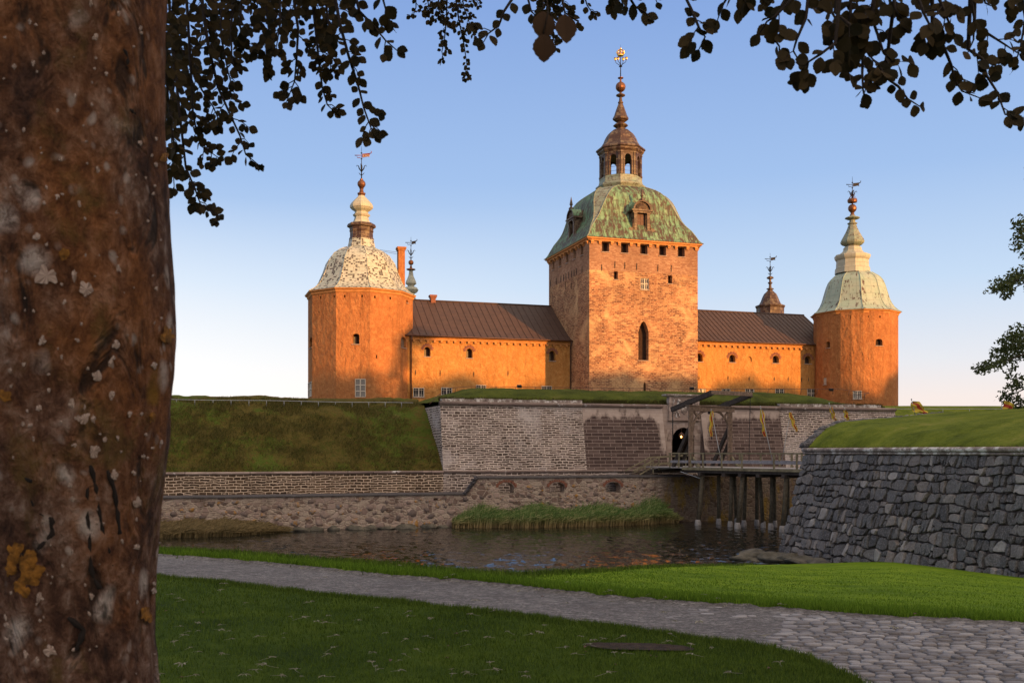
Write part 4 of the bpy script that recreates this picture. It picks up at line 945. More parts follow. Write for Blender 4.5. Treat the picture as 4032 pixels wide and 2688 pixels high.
for i in range(1700):
    s=random.uniform(-72.,sL_(2600)); low=s<s_step1; zt_=(zl0 if low else zl1)-.35
    z=-5.6+(zt_+5.6)*random.random()**(1.6 if low else 1.)
    big=.42-.22*sstep(-5.5,-3.,z) if low else .24
    r=big*random.uniform(.45,1.15)
    if any(h['x0']-r-.35<s<h['x1']+r+.35 and h['z0']-r-.1<z<h['z1']+r+.35 for h in eh): continue
    if any(abs(s-a)<(r+c)*1.02 and abs(z-b)<(r+c)*.78 for a,b,c in put): continue
    if len(put)>600: break
    put.append((s,z,r)); c=plL.p(s,z,-.03)
    b=len(m.v); m.blob(V(0,0,0),r,.10+.06*r,r*random.uniform(.6,.85),i,.35,10,6)
    ang=random.uniform(-.3,.3)
    for k in range(b,len(m.v)):
        x,y,zz_=m.v[k]; x,zz_=x*math.cos(ang)-zz_*math.sin(ang),x*math.sin(ang)+zz_*math.cos(ang)
        p=c+plL.U3*x+plL.N3*(-y)+V(0,0,zz_); m.v[k]=tuple(p)
m.build('fieldstones',m_fstone,tw); random.seed(11)
for x,y in ((1715,1964),(1889,2000)):
    h=plL.hole(x-8,y-4,x+8,y+4,None,.1); m=MB(); bar(m,plL,h['x0'],h['x1'],h['z0'],h['z1'],.004,.03); m.build('drain_shade_plate',m_dark,tw)  # dark plate on the wall face; shade of the hole put into its colour
# walkway and terrace behind the moat wall
def flat(name,s0,s1,o0,o1,z,mat,kind='structure',th=.3):
    m=MB(); bar(m,plM,s0,s1,z-th,z,o0,o1); o=m.build(name,mat); tag(o,kind=kind); return o
flat('walkway',Lf,s_ter-.4,.06,2.08,-3.42,m_soil)
flat('terrace',s_ter-.39,s_end,.06,2.98,-2.0,m_soil)
# rocks on the shoreline
def rocks(lst,label,group):
    for i,(x,Y,rx_,rz_) in enumerate(lst):
        m=MB(); c=P(x,1775+5.5*F/Y,Y); m.blob(V(c.x,c.y,-5.5),rx_,rx_*.6,rz_,i+31,.3,12,8); o=m.build('shore_rock',m_boulder); tag(o,label,'rock',group)
foot=[]
for x in (1130,1180,1242,1312,1400,1440,1462,1520,1600,1690,1745): Y=plL.p(sL_(x,2080),0,.4).y; foot.append((x,Y,random.uniform(.35,.8),random.uniform(.18,.32)))
rocks(foot,'low grey rock at the waterline along the foot of the fieldstone moat wall','rocks at the foot of the moat wall')
# rampart slope, left
def rz(o):
    pts=[(0,-1.58),(1,-.7),(3,.85),(5.2,2.45),(6.9,3.55),(8,3.95),(9.4,4.3),(11.5,4.45),(22,4.5),(27,2.0),(40,2.0)]
    for (a,b),(c,d) in zip(pts,pts[1:]):
        if o<=c: return b+(d-b)*(o-a)/(c-a)
    return 2.
os_=[0,.3,.6]+[i*.42+1 for i in range(26)]+[12.5,14,17,20,22,27,40]
ns=230
def rf_(i,j):
    s=Lf+(sa-.02-Lf)*(i/ns); o=os_[j]; z=rz(o); a=sstep(0,1.,o)*sstep(12,9,o)
    p=plM.p(s,z,-o); d=fb((p.x,p.y,p.z),.35,4)*.30*a+fb((p.x,p.y,p.z),1.9,2)*.09*a
    d+=.25*sstep(2.5,0,sa-s)*sstep(1,3,o)*sstep(8,6,o)
    return p+V(0,0,d)+plM.N3*d*.4
m=MB(); m.grid(rf_,ns,len(os_)-1); ob=m.build('rampart_slope',m_ramp); tag(ob,kind='structure')
# rough tufts on the slope
def tufts(name,label,N,fn,h0,h1,w,mat,seed):
    rg=np.random.default_rng(seed); vs=np.zeros((N,3,3))
    for i in range(N):
        p=fn(rg); h=rg.uniform(h0,h1); a=rg.uniform(0,6.28); d=V(math.cos(a)*w,math.sin(a)*w,0)
        vs[i,0]=p-d;vs[i,1]=p+d;vs[i,2]=p+V(rg.normal(.25,.5)*h,rg.normal(-.35,.4)*h,h)
    return tag(np_tris(name,vs,3,mat),label,'grass',None,'stuff')
def onramp(rg):
    while True:
        s=rg.uniform(-80.,sa-.1) if rg.random()<.42 else rg.uniform(sM(560),sa-.1); o=rg.uniform(0.,8.5)
        if noise.noise((s*.35,o*.6,3.))+.35*noise.noise((s*1.6,o*1.6,9.))>rg.uniform(-.5,.35): break
    z=rz(o); a=sstep(0,1.,o); p=plM.p(s,z,-o); d=fb((p.x,p.y,p.z),.35,4)*.30*a
    return p+V(0,0,d-.03)+plM.N3*d*.4
tufts('rough_grass','rough dry grass tufts on the rampart slope',64000,onramp,.06,.30,.022,m_rough,41)
# bastion mound
ms=[0,.4,.9,1.5,2.2,3.,4.,5.,6.,7.5,10,16,22,28]
mzv=[0,.35,.62,.86,1.1,1.27,1.42,1.52,1.57,1.57,1.55,1.55,1.0,-1.8]
nm=150
def mf(i,j):
    s=(sa+.05)+(sb-.3-sa)*(i/nm); o=1.25+ms[j]; base=ZT+.18
    kz=(.12+.88*sstep(-.3,4.8,s-sa)**.7)*(.05+.95*sstep(0,8.5,sb-s)**.8); top=mzv[j]*(1.0+.10*sstep(5,20,s))
    z=base+(top*kz if j<len(ms)-1 else -1.7); p=plM.p(s,z,-o)
    d=(fb(p,.5,3)*.10+fb(p,3.,2)*.06)*(1 if 0<j<9 else .3)
    return p+V(0,0,d)
m=MB(); m.grid(mf,nm,len(ms)-1); ob=m.build('bastion_grass_bank',m_top); tag(ob,kind='structure')
# grass fringe hanging over the cordon
N=9000; rng=np.random.default_rng(5)
ss=rng.uniform(sa,sb-1,N); oo=rng.uniform(1.2,1.9,N); hh=rng.uniform(.08,.28,N); vs=np.zeros((N,3,3))
bx_=plM.O.x+plM.U.x*ss-plM.N.x*oo; by_=plM.O.y+plM.U.y*ss-plM.N.y*oo; bz_=ZT+.20+(oo-1.2)*.5
w=.03; vs[:,0]=np.stack([bx_-w,by_,bz_],1); vs[:,1]=np.stack([bx_+w,by_,bz_],1); vs[:,2]=np.stack([bx_+rng.normal(0,.08,N)+plM.N.x*.1,by_+plM.N.y*.12,bz_+hh],1)
ob=np_tris('grass_fringe',vs,3,m_drytuft); tag(ob,kind='stuff',label='ragged dry grass fringe along the bastion top',cat='grass')
# far right rampart
def ff(i,j):
    X=18+140*i/80; Ys=[90,93,95.5,98,99.5,101,106,114]; Z=[0.2,1.8,3.0,4.05,4.4,4.56,4.6,4.6]
    return V(X,Ys[j]+.0,Z[j]+fb((X,Ys[j],0),.4,2)*.06)
m=MB(); m.grid(ff,80,7); ob=m.build('far_rampart',m_bmound); tag(ob,kind='structure')
# castle ground (one big sheet reaching the horizon, behind the ramparts)
m=MB(); m.face([V(-2500,108,1.95),V(2500,108,1.95),V(2500,4000,1.95),V(-2500,4000,1.95)]); o=m.build('castle_ground',m_top); tag(o,kind='structure')
# rails
def railing(label,pts,gap,h=.45,lean=0.,r=.025,mat=m_steel,lamps=()):
    c=pts[len(pts)//2]; t=thing('handrail',(c.x,c.y,c.z-h),label,'railing','thin metal handrails on the ramparts')
    m=MB(); m.tube(pts,r,5); m.build('rail',mat,t)
    L=0
    acc=0
    for a,b in zip(pts,pts[1:]):
        d=(b-a).length; k=gap-acc
        while k<d:
            p=a+(b-a)*(k/d); q=MB(); q.tube([p,p+V(-lean,-lean*.3,-h)],r,4); q.build('post',mat,t); k+=gap
        acc=(acc+d)%gap
    for p in lamps:
        q=MB(); q.box(p+V(0,0,.05),V(.16,.05,0),V(-.04,.12,.03),V(0,-.03,.11)); q.build('floodlight',m_iron,t)
s0=-84.; s1=sM(1700)
railing('thin steel handrail on low posts along the left grassy rampart',[plM.p(s0+(s1-s0)*i/40,3.94+.02*math.sin(i),-6.9) for i in range(41)],1.34,.42)
def rp_(x,y,o):
    pl=Pl((plM.p(0,0,-o).x,plM.p(0,0,-o).y),UU); s,z=pl.at(x,y); return pl.p(s,z)
railing('thin dark handrail on leaning posts along the top of the middle bastion',[rp_(1690,1592,3.6),rp_(1728,1553,4.4),rp_(1765,1528,5.),rp_(1850,1521,5.),rp_(2050,1523,5.),rp_(2350,1527,5.),rp_(2700,1530,5.),rp_(2980,1531,5.),rp_(3300,1531,5.),rp_(3424,1547,5.),rp_(3372,1556,3.)],1.7,.5,.12,.022,m_pipe,[rp_(2045,1523,5.),rp_(2724,1531,5.),rp_(3272,1536,5.)])
railing('thin steel handrail along the far grass rampart on the right',[V(24+i*4,97.5,4.12) for i in range(14)],2.6,.5)
# ---------------------------------------------------------------- bridge
B0=V(13.5,75.,0); wd=Vector((.803,.596,0)); dd=Vector((.596,-.803,0)); BWD=4.2
Bf=lambda L,w,z:B0+dd*L+wd*w+V(0,0,z)
def LonB(x,w=0):
    r=(x-CX)/F; p=B0+wd*w; return (r*p.y-p.x)/(dd.x-r*dd.y)
DZ=-1.2
tb=thing('timber_bridge',tuple(Bf(3,2,-5.5)),'weathered timber bridge on tall piles leading over the moat to the arched gate','bridge')
m=MB(); Ld=-4.6
while Ld<13.5:
    m.box(Bf(Ld+.12,BWD/2,DZ-.05),dd*.115,wd*(BWD/2+.25),V(0,0,.045)); Ld+=.25
m.build('deck',m_deck,tb)
m=MB()
for w in (-.12,BWD*.33,BWD*.66,BWD+.12): m.beam(Bf(-.5,w,DZ-.27),Bf(13.5,w,DZ-.27),.22,.30)
m.build('deck_beams',m_woodd,tb)
m=MB(); m.beam(Bf(-.6,-.34,DZ-.12),Bf(13.5,-.34,DZ-.12),.08,.20); m.build('edge_board',m_woodg,tb)
def guard(w,xs,name,par,L0,L1,mat=m_woodg):
    m=MB(); m.beam(Bf(L0,w,-.17),Bf(L1,w,-.17),.13,.09); m.build('top_rail',mat,par)
    m=MB(); m.beam(Bf(L0,w,-.80),Bf(L1,w,-.80),.04,.20); m.build('mid_rail',m_steel if 0 else m_palewood,par)
    for L in xs:
        q=MB(); q.beam(Bf(L,w,DZ-.05),Bf(L,w,-.215),.13,.13); q.build('rail_post',mat,par)
m_palewood=simple('pale_rail_board',(.22,.21,.23),.85,.3,5,.4)
guard(-.22,[LonB(x) for x in (2727,2776,2850,2930,3056,3146)],'near',tb,-1.0,13.)
guard(BWD+.22,[LonB(x,BWD) for x in (2905,2988,3062,3110,3150)],'far',tb,.5,13.)
guard(-.22,[-2.0,-1.05],'',tb,-2.1,-1.0)
def pile(L,w,lean,foot=True,r=.15,zt_=DZ-.42):
    a=Bf(L,w,zt_); b=Bf(L-lean*.4,w-lean,-5.6); q=MB(); q.tube([b,(a+b)/2+V(.02,0,0),a],[r*1.05,r,r*.95],8); p=q.build('pile',m_pile,tb)
    if foot: z=MB(); z.tube([b+V(0,0,-.6),b+V(0,0,.28),b+V(0,0,.52)],[r*1.45,r*1.4,r*1.1],8); z.build('pile_sleeve',m_conc,p)
for L,rows in ((1.15,((0,.35),(1.75,0),(3.5,-.2))),(3.5,((.5,.1),(2.0,.1),(3.3,0))),(6.6,((1.2,.1),(2.9,0))),(5.0,((0,.4),(1.75,-.3),(3.4,-.05))),(8.8,((0,.3),(1.75,0),(3.5,-.3)))):
    for w,l in rows: pile(L,w,l,True,.17 if w==0 else .14)
    q=MB(); q.beam(Bf(L,-.4,DZ-.42-.1),Bf(L,BWD+.2,DZ-.42-.1),.28,.24); q.build('cross_beam',m_woodd,tb)
q=MB(); q.beam(Bf(-.8,-.3,DZ-.35),Bf(1.1,.1,DZ-.9),.05,.05); q.build('brace',m_steel,tb)
# drawbridge gallows
td=thing('drawbridge_frame',tuple(Bf(0,2.18,DZ)),'tall timber drawbridge gallows with slanting balance beams and chains in front of the gate','drawbridge')
W2=4.36; ZTp=3.42
for w in (0,W2):
    q=MB(); q.beam(Bf(0,w,DZ-.25),Bf(0,w,ZTp-.05),.30,.30); q.beam(Bf(.06,w-.26,DZ),Bf(.06,w-.26,ZTp-.3),.14,.20); q.build('post',m_wood,td)
    sg=1 if w==0 else -1
    q=MB(); q.beam(Bf(-.15,w+.1,1.9),Bf(-1.75,w-.12,DZ),.24,.24); q.beam(Bf(-.15,w+.35,1.2),Bf(-1.45,w+.38,DZ),.2,.2); q.build('strut',m_woodd,td)
    q=MB(); q.tube([Bf(0,w+sg*.15,1.55),Bf(0,w+sg*.25,2.05),Bf(0,w+sg*.6,2.6),Bf(0,w+sg*1.15,2.95),Bf(0,w+sg*1.9,3.1)],[.10,.10,.10,.10,.09],4); q.beam(Bf(0,w+sg*.15,3.1),Bf(0,w+sg*.9,2.45),.13,.15); q.build('arched_brace',m_wood,td)
    q=MB(); q.tube([Bf(.15,w,DZ+.75),Bf(.4,w-.05,DZ+.45),Bf(.75,w-.1,DZ+.1),Bf(.95,w-.12,DZ-.05)],[.10,.13,.14,.12],6); q.build('foot_brace',m_woodg,td)
    q=MB(); a=Bf(-1.9,w-.12,3.18);b=Bf(2.2,w-.12,4.28); q.beam(a,b,.26,.36); q.beam(a+(b-a)*.38,a+(b-a)*.48,.30,.42); q.build('balance_beam',m_woodd,td)
    q=MB(); q.tube([Bf(-1.8,w-.12,3.05),Bf(-1.8,w-.12,.9)],.03,4)
    for k in range(14): z=3.0-.15*k; q.blob(Bf(-1.8,w-.12,z),.055,.02,.07,1,0,6,4)
    if w: 
        q.build('chain',m_iron,td); q=MB(); q.tube([Bf(2.1,w-.12,4.1),Bf(1.9,w-.05,-.9)],.018,4)
        for k in range(30): q.blob(Bf(2.1-.2*k/30,w-.12+.07*k/30,4.0-.16*k),.04,.02,.055,1,0,5,4)
    q.build('chain',m_iron,td)
q=MB(); q.beam(Bf(0,-.35,ZTp-.22),Bf(0,W2+.35,ZTp-.22),.32,.36); q.beam(Bf(0,-.42,ZTp),Bf(0,W2+.42,ZTp),.46,.07); q.build('crossbeam',m_wood,td)
q=MB(); q.beam(Bf(2.1,-.25,4.32),Bf(2.1,W2-.0,4.32),.24,.30); q.build('counter_beam',m_wood,td)
q=MB(); q.box(Bf(.0,W2/2-.1,2.95),V(.15,0,0),V(0,.15,0),V(0,0,.12)); q.tube([Bf(0,W2/2-.1,2.85),Bf(0,W2/2-.1,2.5)],.02,4); q.build('hook',m_iron,td)
# stair path from the gate down to the terrace
uu=plM.U3
S=lambda s,o,z:plM.p(s,z,o)
s2=sM(2655)-.0; s3=sM(2545,1850); s4=sM(2455,1860)
ts=thing('timber_stair',tuple(S((s3+s4)/2,1.6,-2.0)),'sloping timber walkway and short stair with handrails down from the gate to the terrace','stair')
m=MB(); m.beam(S(s2+.9,1.4,-1.27),S(s3,1.4,-1.42),1.5,.10); m.build('walkway_boards',m_deck,ts)
m=MB()
for o in (.75,2.1): m.beam(S(s2+.9,o,-1.42),S(s3,o,-1.56),.1,.2); m.beam(S(s3,o,-1.5),S(s4+.1,o,-2.0),.08,.26)
m.build('bearers',m_woodd,ts)
for k in range(4): m=MB(); a=S(s3-(s3-s4)*(k+.7)/5,1.42,-1.52-.1*k); m.box(a,uu*.15,plM.N3*.65,V(0,0,.025)); m.build('step',m_wood,ts)
for o in (.7,2.2):
    m=MB(); m.beam(S(s2+.4,o,-.33),S(s3,o,-.5),.07,.09); m.beam(S(s3,o,-.5),S(s4-.15,o,-1.55),.07,.09); m.beam(S(s2+.4,o,-.85),S(s3,o,-1.05),.06,.09); m.beam(S(s3,o,-.95),S(s4+.4,o,-1.85),.06,.09); m.build('handrail',m_woodg,ts)
    for s,zt_,zb_ in ((s2+.4,-.3,-1.3),(s2-.1,-.35,-1.35),(s3+.05,-.48,-1.5),(s3-.45,-.75,-1.8)): m=MB(); m.beam(S(s,o,zb_),S(s,o,zt_),.1,.1); m.build('rail_post',m_woodg,ts)
# flags
def flag(base,top,c0,c1,label,seed,wid=.22,spread=False):
    t=thing('flag',tuple(base),label,'flag','yellow and red pennants at the bridge'); m=MB(); m.tube([base,top],[.028,.018],6); m.blob(top,.04,.04,.06,1,0); m.build('flag_pole',m_steel,t)
    m=MB(); r=random.Random(seed); n=16; ph=r.uniform(0,6)
    def pt(i,j):
        k=i/n; c=c0.lerp(c1,k); d=(c1-c0); side=Vector((d.z,0,-d.x)).normalized(); ww=wid*(.45+.9*math.sin(min(1,k*1.5)*pi*.8)*(1-.75*k)+ (.25 if spread else 0))
        return c+side*(j-2)*ww/3*(1+.2*math.sin(k*9+ph))+Vector((.04*math.sin(k*14+ph),.09*math.sin(k*11+j*1.8+ph),0))
    b=len(m.f); m.grid(pt,n,4)
    for q in range(b,len(m.f)): m.mi[q]=1 if ((q-b)%4)in(1,) or ((q-b)//4>12 and (q-b)%4==2) else 0
    m.build('cloth',[m_yel,m_red],t)
flag(Bf(LonB(2848),-.1,DZ),P(2800,1612,LonB and 74.2),P(2803,1618,74.1),P(2798,1718,74.),'drooping yellow and red pennant on a leaning pole in front of the drawbridge posts',1)
flag(Bf(LonB(3052),-.1,DZ),P(2994,1600,69.5),P(2998,1612,69.5),P(3011,1718,69.4),'drooping yellow and red pennant on the tall leaning pole midway along the bridge',2)
flag(P(3076,1830,74),P(3113,1617,74.4),P(3109,1622,74.3),P(3136,1698,74.1),'short yellow pennant with red tail on a pole leaning right at the bridge rail',3)
flag(P(3302,1700,63),P(3265,1588,63),P(3270,1602,63),P(3291,1664,63),'small yellow pennant above the bastion stone edging, left one of the close pair',4,.2)
flag(P(3312,1700,62),P(3326,1609,62),P(3325,1612,62),P(3340,1662,62),'small red tipped pennant above the bastion stone edging, right one of the close pair',5,.2)
flag(P(3606,1640,60),P(3589,1572,60),P(3591,1585,60),P(3646,1631,60),'yellow and red flag blowing right above the near bastion grass, against the sky',6,.34,True)
flag(P(3946,1640,60),P(3944,1580,60),P(3946,1597,60),P(3988,1614,60),'broad yellow and red striped flag beside the dark tree at the right edge',7,.5,True)
# ---------------------------------------------------------------- near bastion
A0=V(13.9,52,-5.7); B1=V(18.0,35,-5.7); dW=Vector((B1.x-A0.x,B1.y-A0.y)); 
B2=A0+(B1-A0)*2.15
plB=Pl((A0.x,A0.y),(B1-A0).xy); LB=(B2-A0).length; bat=1.62
zc=-.16
tb2=thing('bastion_wall',(17,42,-5.6),'massive dark granite block wall of the near bastion under a rounded pale coping','fortress wall')
Hs=zc-(-5.7)
def bw(u,v,o=0.): return plB.p(u,-5.7+v,o-bat*v/Hs)
m=MB(); m.face([bw(-.0,0,-.05),bw(LB,0,-.05),bw(LB,Hs,-.05),bw(0,Hs,-.05)]); 
# end face towards the bridge and back of the wall
e0=bw(0,0,-.05);e1=bw(0,Hs,-.05); bk=Vector((.88,.47,0)); bkt=Vector((.88,.47,0)); m.face([e0+bk*14,e0,e1,e1+bkt*14+V(-.3,-1.2,0)])
m.build('wall_core',m_bastmortar,tb2)
m=MB(); rs=random.Random(21); v=-.15; row=0; 
rows=[]
while v<Hs-.1:
    h=rs.uniform(.38,.64)*(1.0 if v<3.8 else .8); 
    if v+h>Hs-.25: h=Hs-v
    rows.append((v,v+h)); v+=h
def wav(u,i): return (.20*noise.noise((u*.55,i*5.3,0))+.13*noise.noise((u*1.7,i*3.1,4))) if 0<i<len(rows) else 0
for i,(v0,v1) in enumerate(rows):
    u=-.15
    while u<LB:
        w=rs.choice((.22,.32,.42,.55,.75))*rs.uniform(.85,1.15)*( .85 if v0>4.6 else 1); u1=u+w
        split = rs.random()<.22 and (v1-v0)>.5
        parts_=[(v0,v1)] if not split else [(v0,v0+(v1-v0)*.5),(v0+(v1-v0)*.5,v1)]
        for a,b in parts_:
            g=.016
            ja=lambda s=.095:rs.uniform(-s,s)
            ib=i if a==v0 else None; it=i+1 if b==v1 else None
            fy=lambda uu_,vv,ii:vv+(wav(uu_,ii) if ii is not None else .0)
            c=[(u+g+ja(),fy(u,a,ib)+g),(u+w*.5+ja(.12),fy(u+w*.5,a,ib)+g-rs.uniform(-.02,.03)),(u1-g+ja(),fy(u1,a,ib)+g),(u1-g+ja(.03),(a+b)/2+ja()),(u1-g+ja(),fy(u1,b,it)-g),(u+w*.5+ja(.12),fy(u+w*.5,b,it)-g+rs.uniform(-.03,.02)),(u+g+ja(),fy(u,b,it)-g),(u+g+ja(.03),(a+b)/2+ja())]
            cu=sum(p[0] for p in c)/8; cv=sum(p[1] for p in c)/8
            # knock corners
            for k in (0,2,4,6):
                if rs.random()<.6: c[k]=(c[k][0]+(cu-c[k][0])*.28,c[k][1]+(cv-c[k][1])*.22)
            dep=rs.uniform(.03,.12); tu,tv=rs.uniform(-.15,.15),rs.uniform(-.15,.15)
            cl_=lambda p:(p[0],min(Hs,p[1]))
            base=[bw(*cl_(p),-.06) for p in c]; f=lambda k:[bw(*cl_((cu+(p[0]-cu)*k,cv+(p[1]-cv)*k)),dep*(1 if k<.9 else .6)+tu*(p[0]-cu)+tv*(p[1]-cv)) for p in c]
            r1=f(.975); r2=f(.89); nb=len(m.v)
            m.v+=[tuple(p) for p in base+r1+r2]+[tuple(bw(cu,min(Hs,cv),dep*1.12))]
            for k in range(8):
                k2=(k+1)%8
                for q in ((k,k2,8+k2,8+k),(8+k,8+k2,16+k2,16+k)): m.f.append(tuple(nb+x for x in q)); m.uv.append([(0,0)]*4); m.mi.append(0); m.sm.append(False)
                m.f.append((nb+16+k,nb+16+k2,nb+24)); m.uv.append([(0,0)]*3); m.mi.append(0); m.sm.append(False)
        u=u1
m.build('granite_blocks',m_bast,tb2)
# quoin blocks on the far edge
m=MB(); v=0
while v<Hs:
    h=rs.uniform(.3,.5); h=min(h,Hs-v); 
    m.box(bw(-.02,v+h/2,-.12)+bk*.3,plB.U3*.1,bk*.35,V(0,0,h/2-.02)); v+=h
m.build('corner_stones',m_bast,tb2)
m=MB(); n=44
top=lambda k:bw(LB*k-.15*(1-k),Hs)
m.tube([top(i/n)+V(0,0,.055)+plB.N3*.08+V(0,0,.012*noise.noise((i*.9,0,0))) for i in range(n+1)],.055,8)
m.tube([top(i/n)+V(0,0,.22)+plB.N3*.10+V(0,0,.015*noise.noise((i*.7,4,0))) for i in range(n+1)],.105,10)
m.tube([top(0)+V(0,0,.22)+plB.N3*.08+bk*6,top(0)+V(0,0,.22)+plB.N3*.08],.105,10)
m.build('coping',m_capst,tb2)
Wt=lambda k:top(k)+V(0,0,.28)-plB.N3*.08
RK=[(3170,1757,52.6),(3195,1740,53),(3247,1689,54),(3304,1666,55),(3400,1656,55.5),(3500,1648,56),(3666,1631,56.5),(3850,1624,56),(4032,1618,55.5),(4300,1616,54),(4800,1612,50)]
RKp=[P(*a) for a in RK]
def ridge(k):
    k*=len(RKp)-1; i=min(int(k),len(RKp)-2); return RKp[i].lerp(RKp[i+1],k-i)
def bm_(i,j):
    k=i/90; v_=j/26; a=Wt(k**1.25 if k>0 else 0); b=ridge(k); p=a.lerp(b,v_)
    z=a.z+(b.z-a.z)*(1-(1-v_)**1.7)+.05*sstep(0,.04,v_); d=fb((p.x,p.y,z),.5,3)*.10*sstep(0,.15,v_)*sstep(1,.85,v_)+fb((p.x,p.y,z),3,2)*.025
    return V(p.x,p.y,z+d)
m=MB(); m.grid(bm_,90,26)
m.grid(lambda i,j:ridge(i/90)+V(0,0,-.0)+ (V(.3,1.2,-3.5) if j else V(0,0,0)),90,1)
ob=m.build('near_bastion_grass',m_bmound); tag(ob,kind='structure')
m=MB(); k=0; i=0
while k<.66:
    p=ridge(k); sc=.20 if k<.3 else .13; 
    m.blob(p+V(random.uniform(-.05,.1),0,random.uniform(-.02,.03)),sc*random.uniform(1.,1.9),.3,sc*random.uniform(.55,.8),i+5,.35,8,5); i+=1; k+=.0058 if k<.35 else .0048
m.build('stone_edging',m_bast,tb2)
for x in range(0): pass
# fringe of grass over its coping
N=6000; ks=rng.random(N)**1.2; pts=np.array([tuple(Wt(k)) for k in ks]); pts+=np.array([.966,.23,0])*rng.uniform(0,.35,N)[:,None]
w=.014; vs=np.zeros((N,3,3)); vs[:,0]=pts-[w,w,0]; vs[:,1]=pts+[w,w,0]; vs[:,2]=pts+np.stack([rng.normal(-.05,.05,N),rng.normal(0,.04,N),rng.uniform(.05,.16,N)],1)
ob=np_tris('grass_fringe',vs,3,m_drytuft); tag(ob,kind='stuff',label='dry grass fringe over the near bastion coping',cat='grass')
# rock ledge
tl2=[]
m=MB(); 
pts=[(2950,2190,50.5,1.0,.40),(3000,2188,50.5,1.0,.42),(3050,2195,50,1.0,.40),(3110,2200,49.5,.9,.36),(3170,2206,48.5,.9,.36),(3240,2212,47.5,.9,.32),(3310,2216,46,.9,.28)]
for i,(x,y,Y,r,h) in enumerate(pts):
    m=MB(); c=P(x,y,Y); m.blob(V(c.x+.2,c.y+.5,-5.47),r,1.,h*.8,i+3,.42,16,11); o=m.build('ledge_rock',m_boulder)
    tag(o,'flat mossy rock in the ledge at the water under the corner of the near bastion','rock','rocks of the ledge under the near bastion')
# ---------------------------------------------------------------- lawn, path, water
def lerp_tab(tab,x):
    if x<=tab[0][0]: return tab[0][1]
    for (a,b),(c,d) in zip(tab,tab[1:]):
        if x<=c: return b+(d-b)*(x-a)/(c-a)
    return tab[-1][1]
th=lambda x:math.degrees(math.atan((x-CX)/F))
ry_=lambda x,y:1.6*F/(y-HY)/math.cos(R(th(x)))
LOW=[(618,2267),(957,2303),(1255,2336),(1790,2392),(2000,2413),(2276,2449),(2812,2520),(3050,2553),(3208,2597),(3402,2688),(3700,2830),(4032,2985)]
UPP=[(627,2178),(898,2196),(1195,2223),(1493,2255),(1790,2275),(2000,2294),(2098,2306),(2395,2339),(2693,2362),(2905,2372),(3219,2398),(3481,2419),(3743,2427),(4032,2445)]
rl=[(-180,30),(-100,60),(-60,60),(-48,53),(-37,24.2)]+[(th(x),ry_(x,y)) for x,y in LOW]+[(40,4.2),(60,3.1),(90,2.7),(120,3.1),(150,5.4),(170,15),(180,30)]
ru=[(-180,31),(-100,64),(-60,64),(-48,57),(-35.5,25.8)]+[(th(x),ry_(x,y)) for x,y in UPP]+[(40,9.7),(58,9.4),(90,8.5),(120,9.5),(150,16),(170,24),(180,31)]
CR=[(627,16.3,-1.613),(927,15.9,-1.61),(1195,15.1,-1.612),(1493,14.3,-1.612),(1790,13.6,-1.624),(2000,13.4,-1.641),(2098,13.8,-1.69),(2336,16,-1.935),(2574,20,-2.33),(2812,27,-3.1),(2990,35,-3.99),(3110,41,-4.65),(3261,45,-5.06),(3507,46,-5.07),(3795,41,-4.87),(4032,38,-4.8)]
rc=[(-180,90),(-100,90),(-60,70),(-48,60),(-35.5,27)]+[(th(x),Y/math.cos(R(th(x)))) for x,Y,z in CR]+[(40,45),(60,60),(90,90),(180,90)]
zc_=[(-180,-1.6),(-35.5,-1.6)]+[(th(x),z) for x,Y,z in CR]+[(40,-3.6),(60,-2.2),(90,-1.6),(180,-1.6)]
angs=sorted(set(list(np.arange(-180,-36,4.))+list(np.arange(-36,36,.5))+list(np.arange(36,181,4.))))
def gz(a,r):
    """ground height at angle a (deg), range r"""
    l,u,c,z=lerp_tab(rl,a),lerp_tab(ru,a),lerp_tab(rc,a),lerp_tab(zc_,a)
    c=max(c,u+.4)
    if r<=u: h=-1.6
    elif r<=c: h=-1.6+(z+1.6)*(r-u)/(c-u)
    else: h=z-(r-c)*.55
    x,y=r*math.sin(R(a)),r*math.cos(R(a))
    if l-.02<r<u+.02: h-=.035*sstep(0,.12,min(r-l+.02,u+.02-r))
    else: h+=.02*fb((x,y,0),.5,2)+.012*fb((x,y,0),3.,2)
    return max(h,-6.6)
def pp(a,r,dz=0.): return V(r*math.sin(R(a)),r*math.cos(R(a)),gz(a,r)+dz)
def ring(f0,f1,n,e=1.): return [(lambda a,k=k:f0(a)+(f1(a)-f0(a))*(k/n)**e) for k in range(n+1)]
fl=lambda a:lerp_tab(rl,a)+.05*noise.noise((a*1.3,0,0))+.03*noise.noise((a*6.,0,0)); fu=lambda a:lerp_tab(ru,a)+.06*noise.noise((a*1.1,7,0))+.04*noise.noise((a*5.,9,0))
fc=lambda a:max(lerp_tab(rc,a),lerp_tab(ru,a)+.4)
def sheet(name,rings,mat):
    m=MB(); A=angs; m.grid(lambda i,j:pp(A[i],rings[j](A[i])),len(A)-1,len(rings)-1); 
    m.f=[f[::-1] for f in m.f]
    return tag(m.build(name,mat),kind='structure')
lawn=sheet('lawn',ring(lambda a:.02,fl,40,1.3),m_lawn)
path=sheet('path',ring(fl,fu,14),m_path)
def cob(p):
    a=math.degrees(math.atan2(p.x,p.y)); r=math.hypot(p.x,p.y)
    return .62*sstep(10.,19.,a)+.25*sstep(14,27,a)+.25*sstep(11,8,r)*sstep(10,16,a)-(.15 if a<6 else 0)
attr(path,'cobble',cob)
def tail(a):
    return fc(a)+9.2 if -75<a<62 else fc(a)+.5
bank=sheet('lawn_bank',ring(fu,fc,26)+ring(fc,tail,12)[1:],m_lawnb)
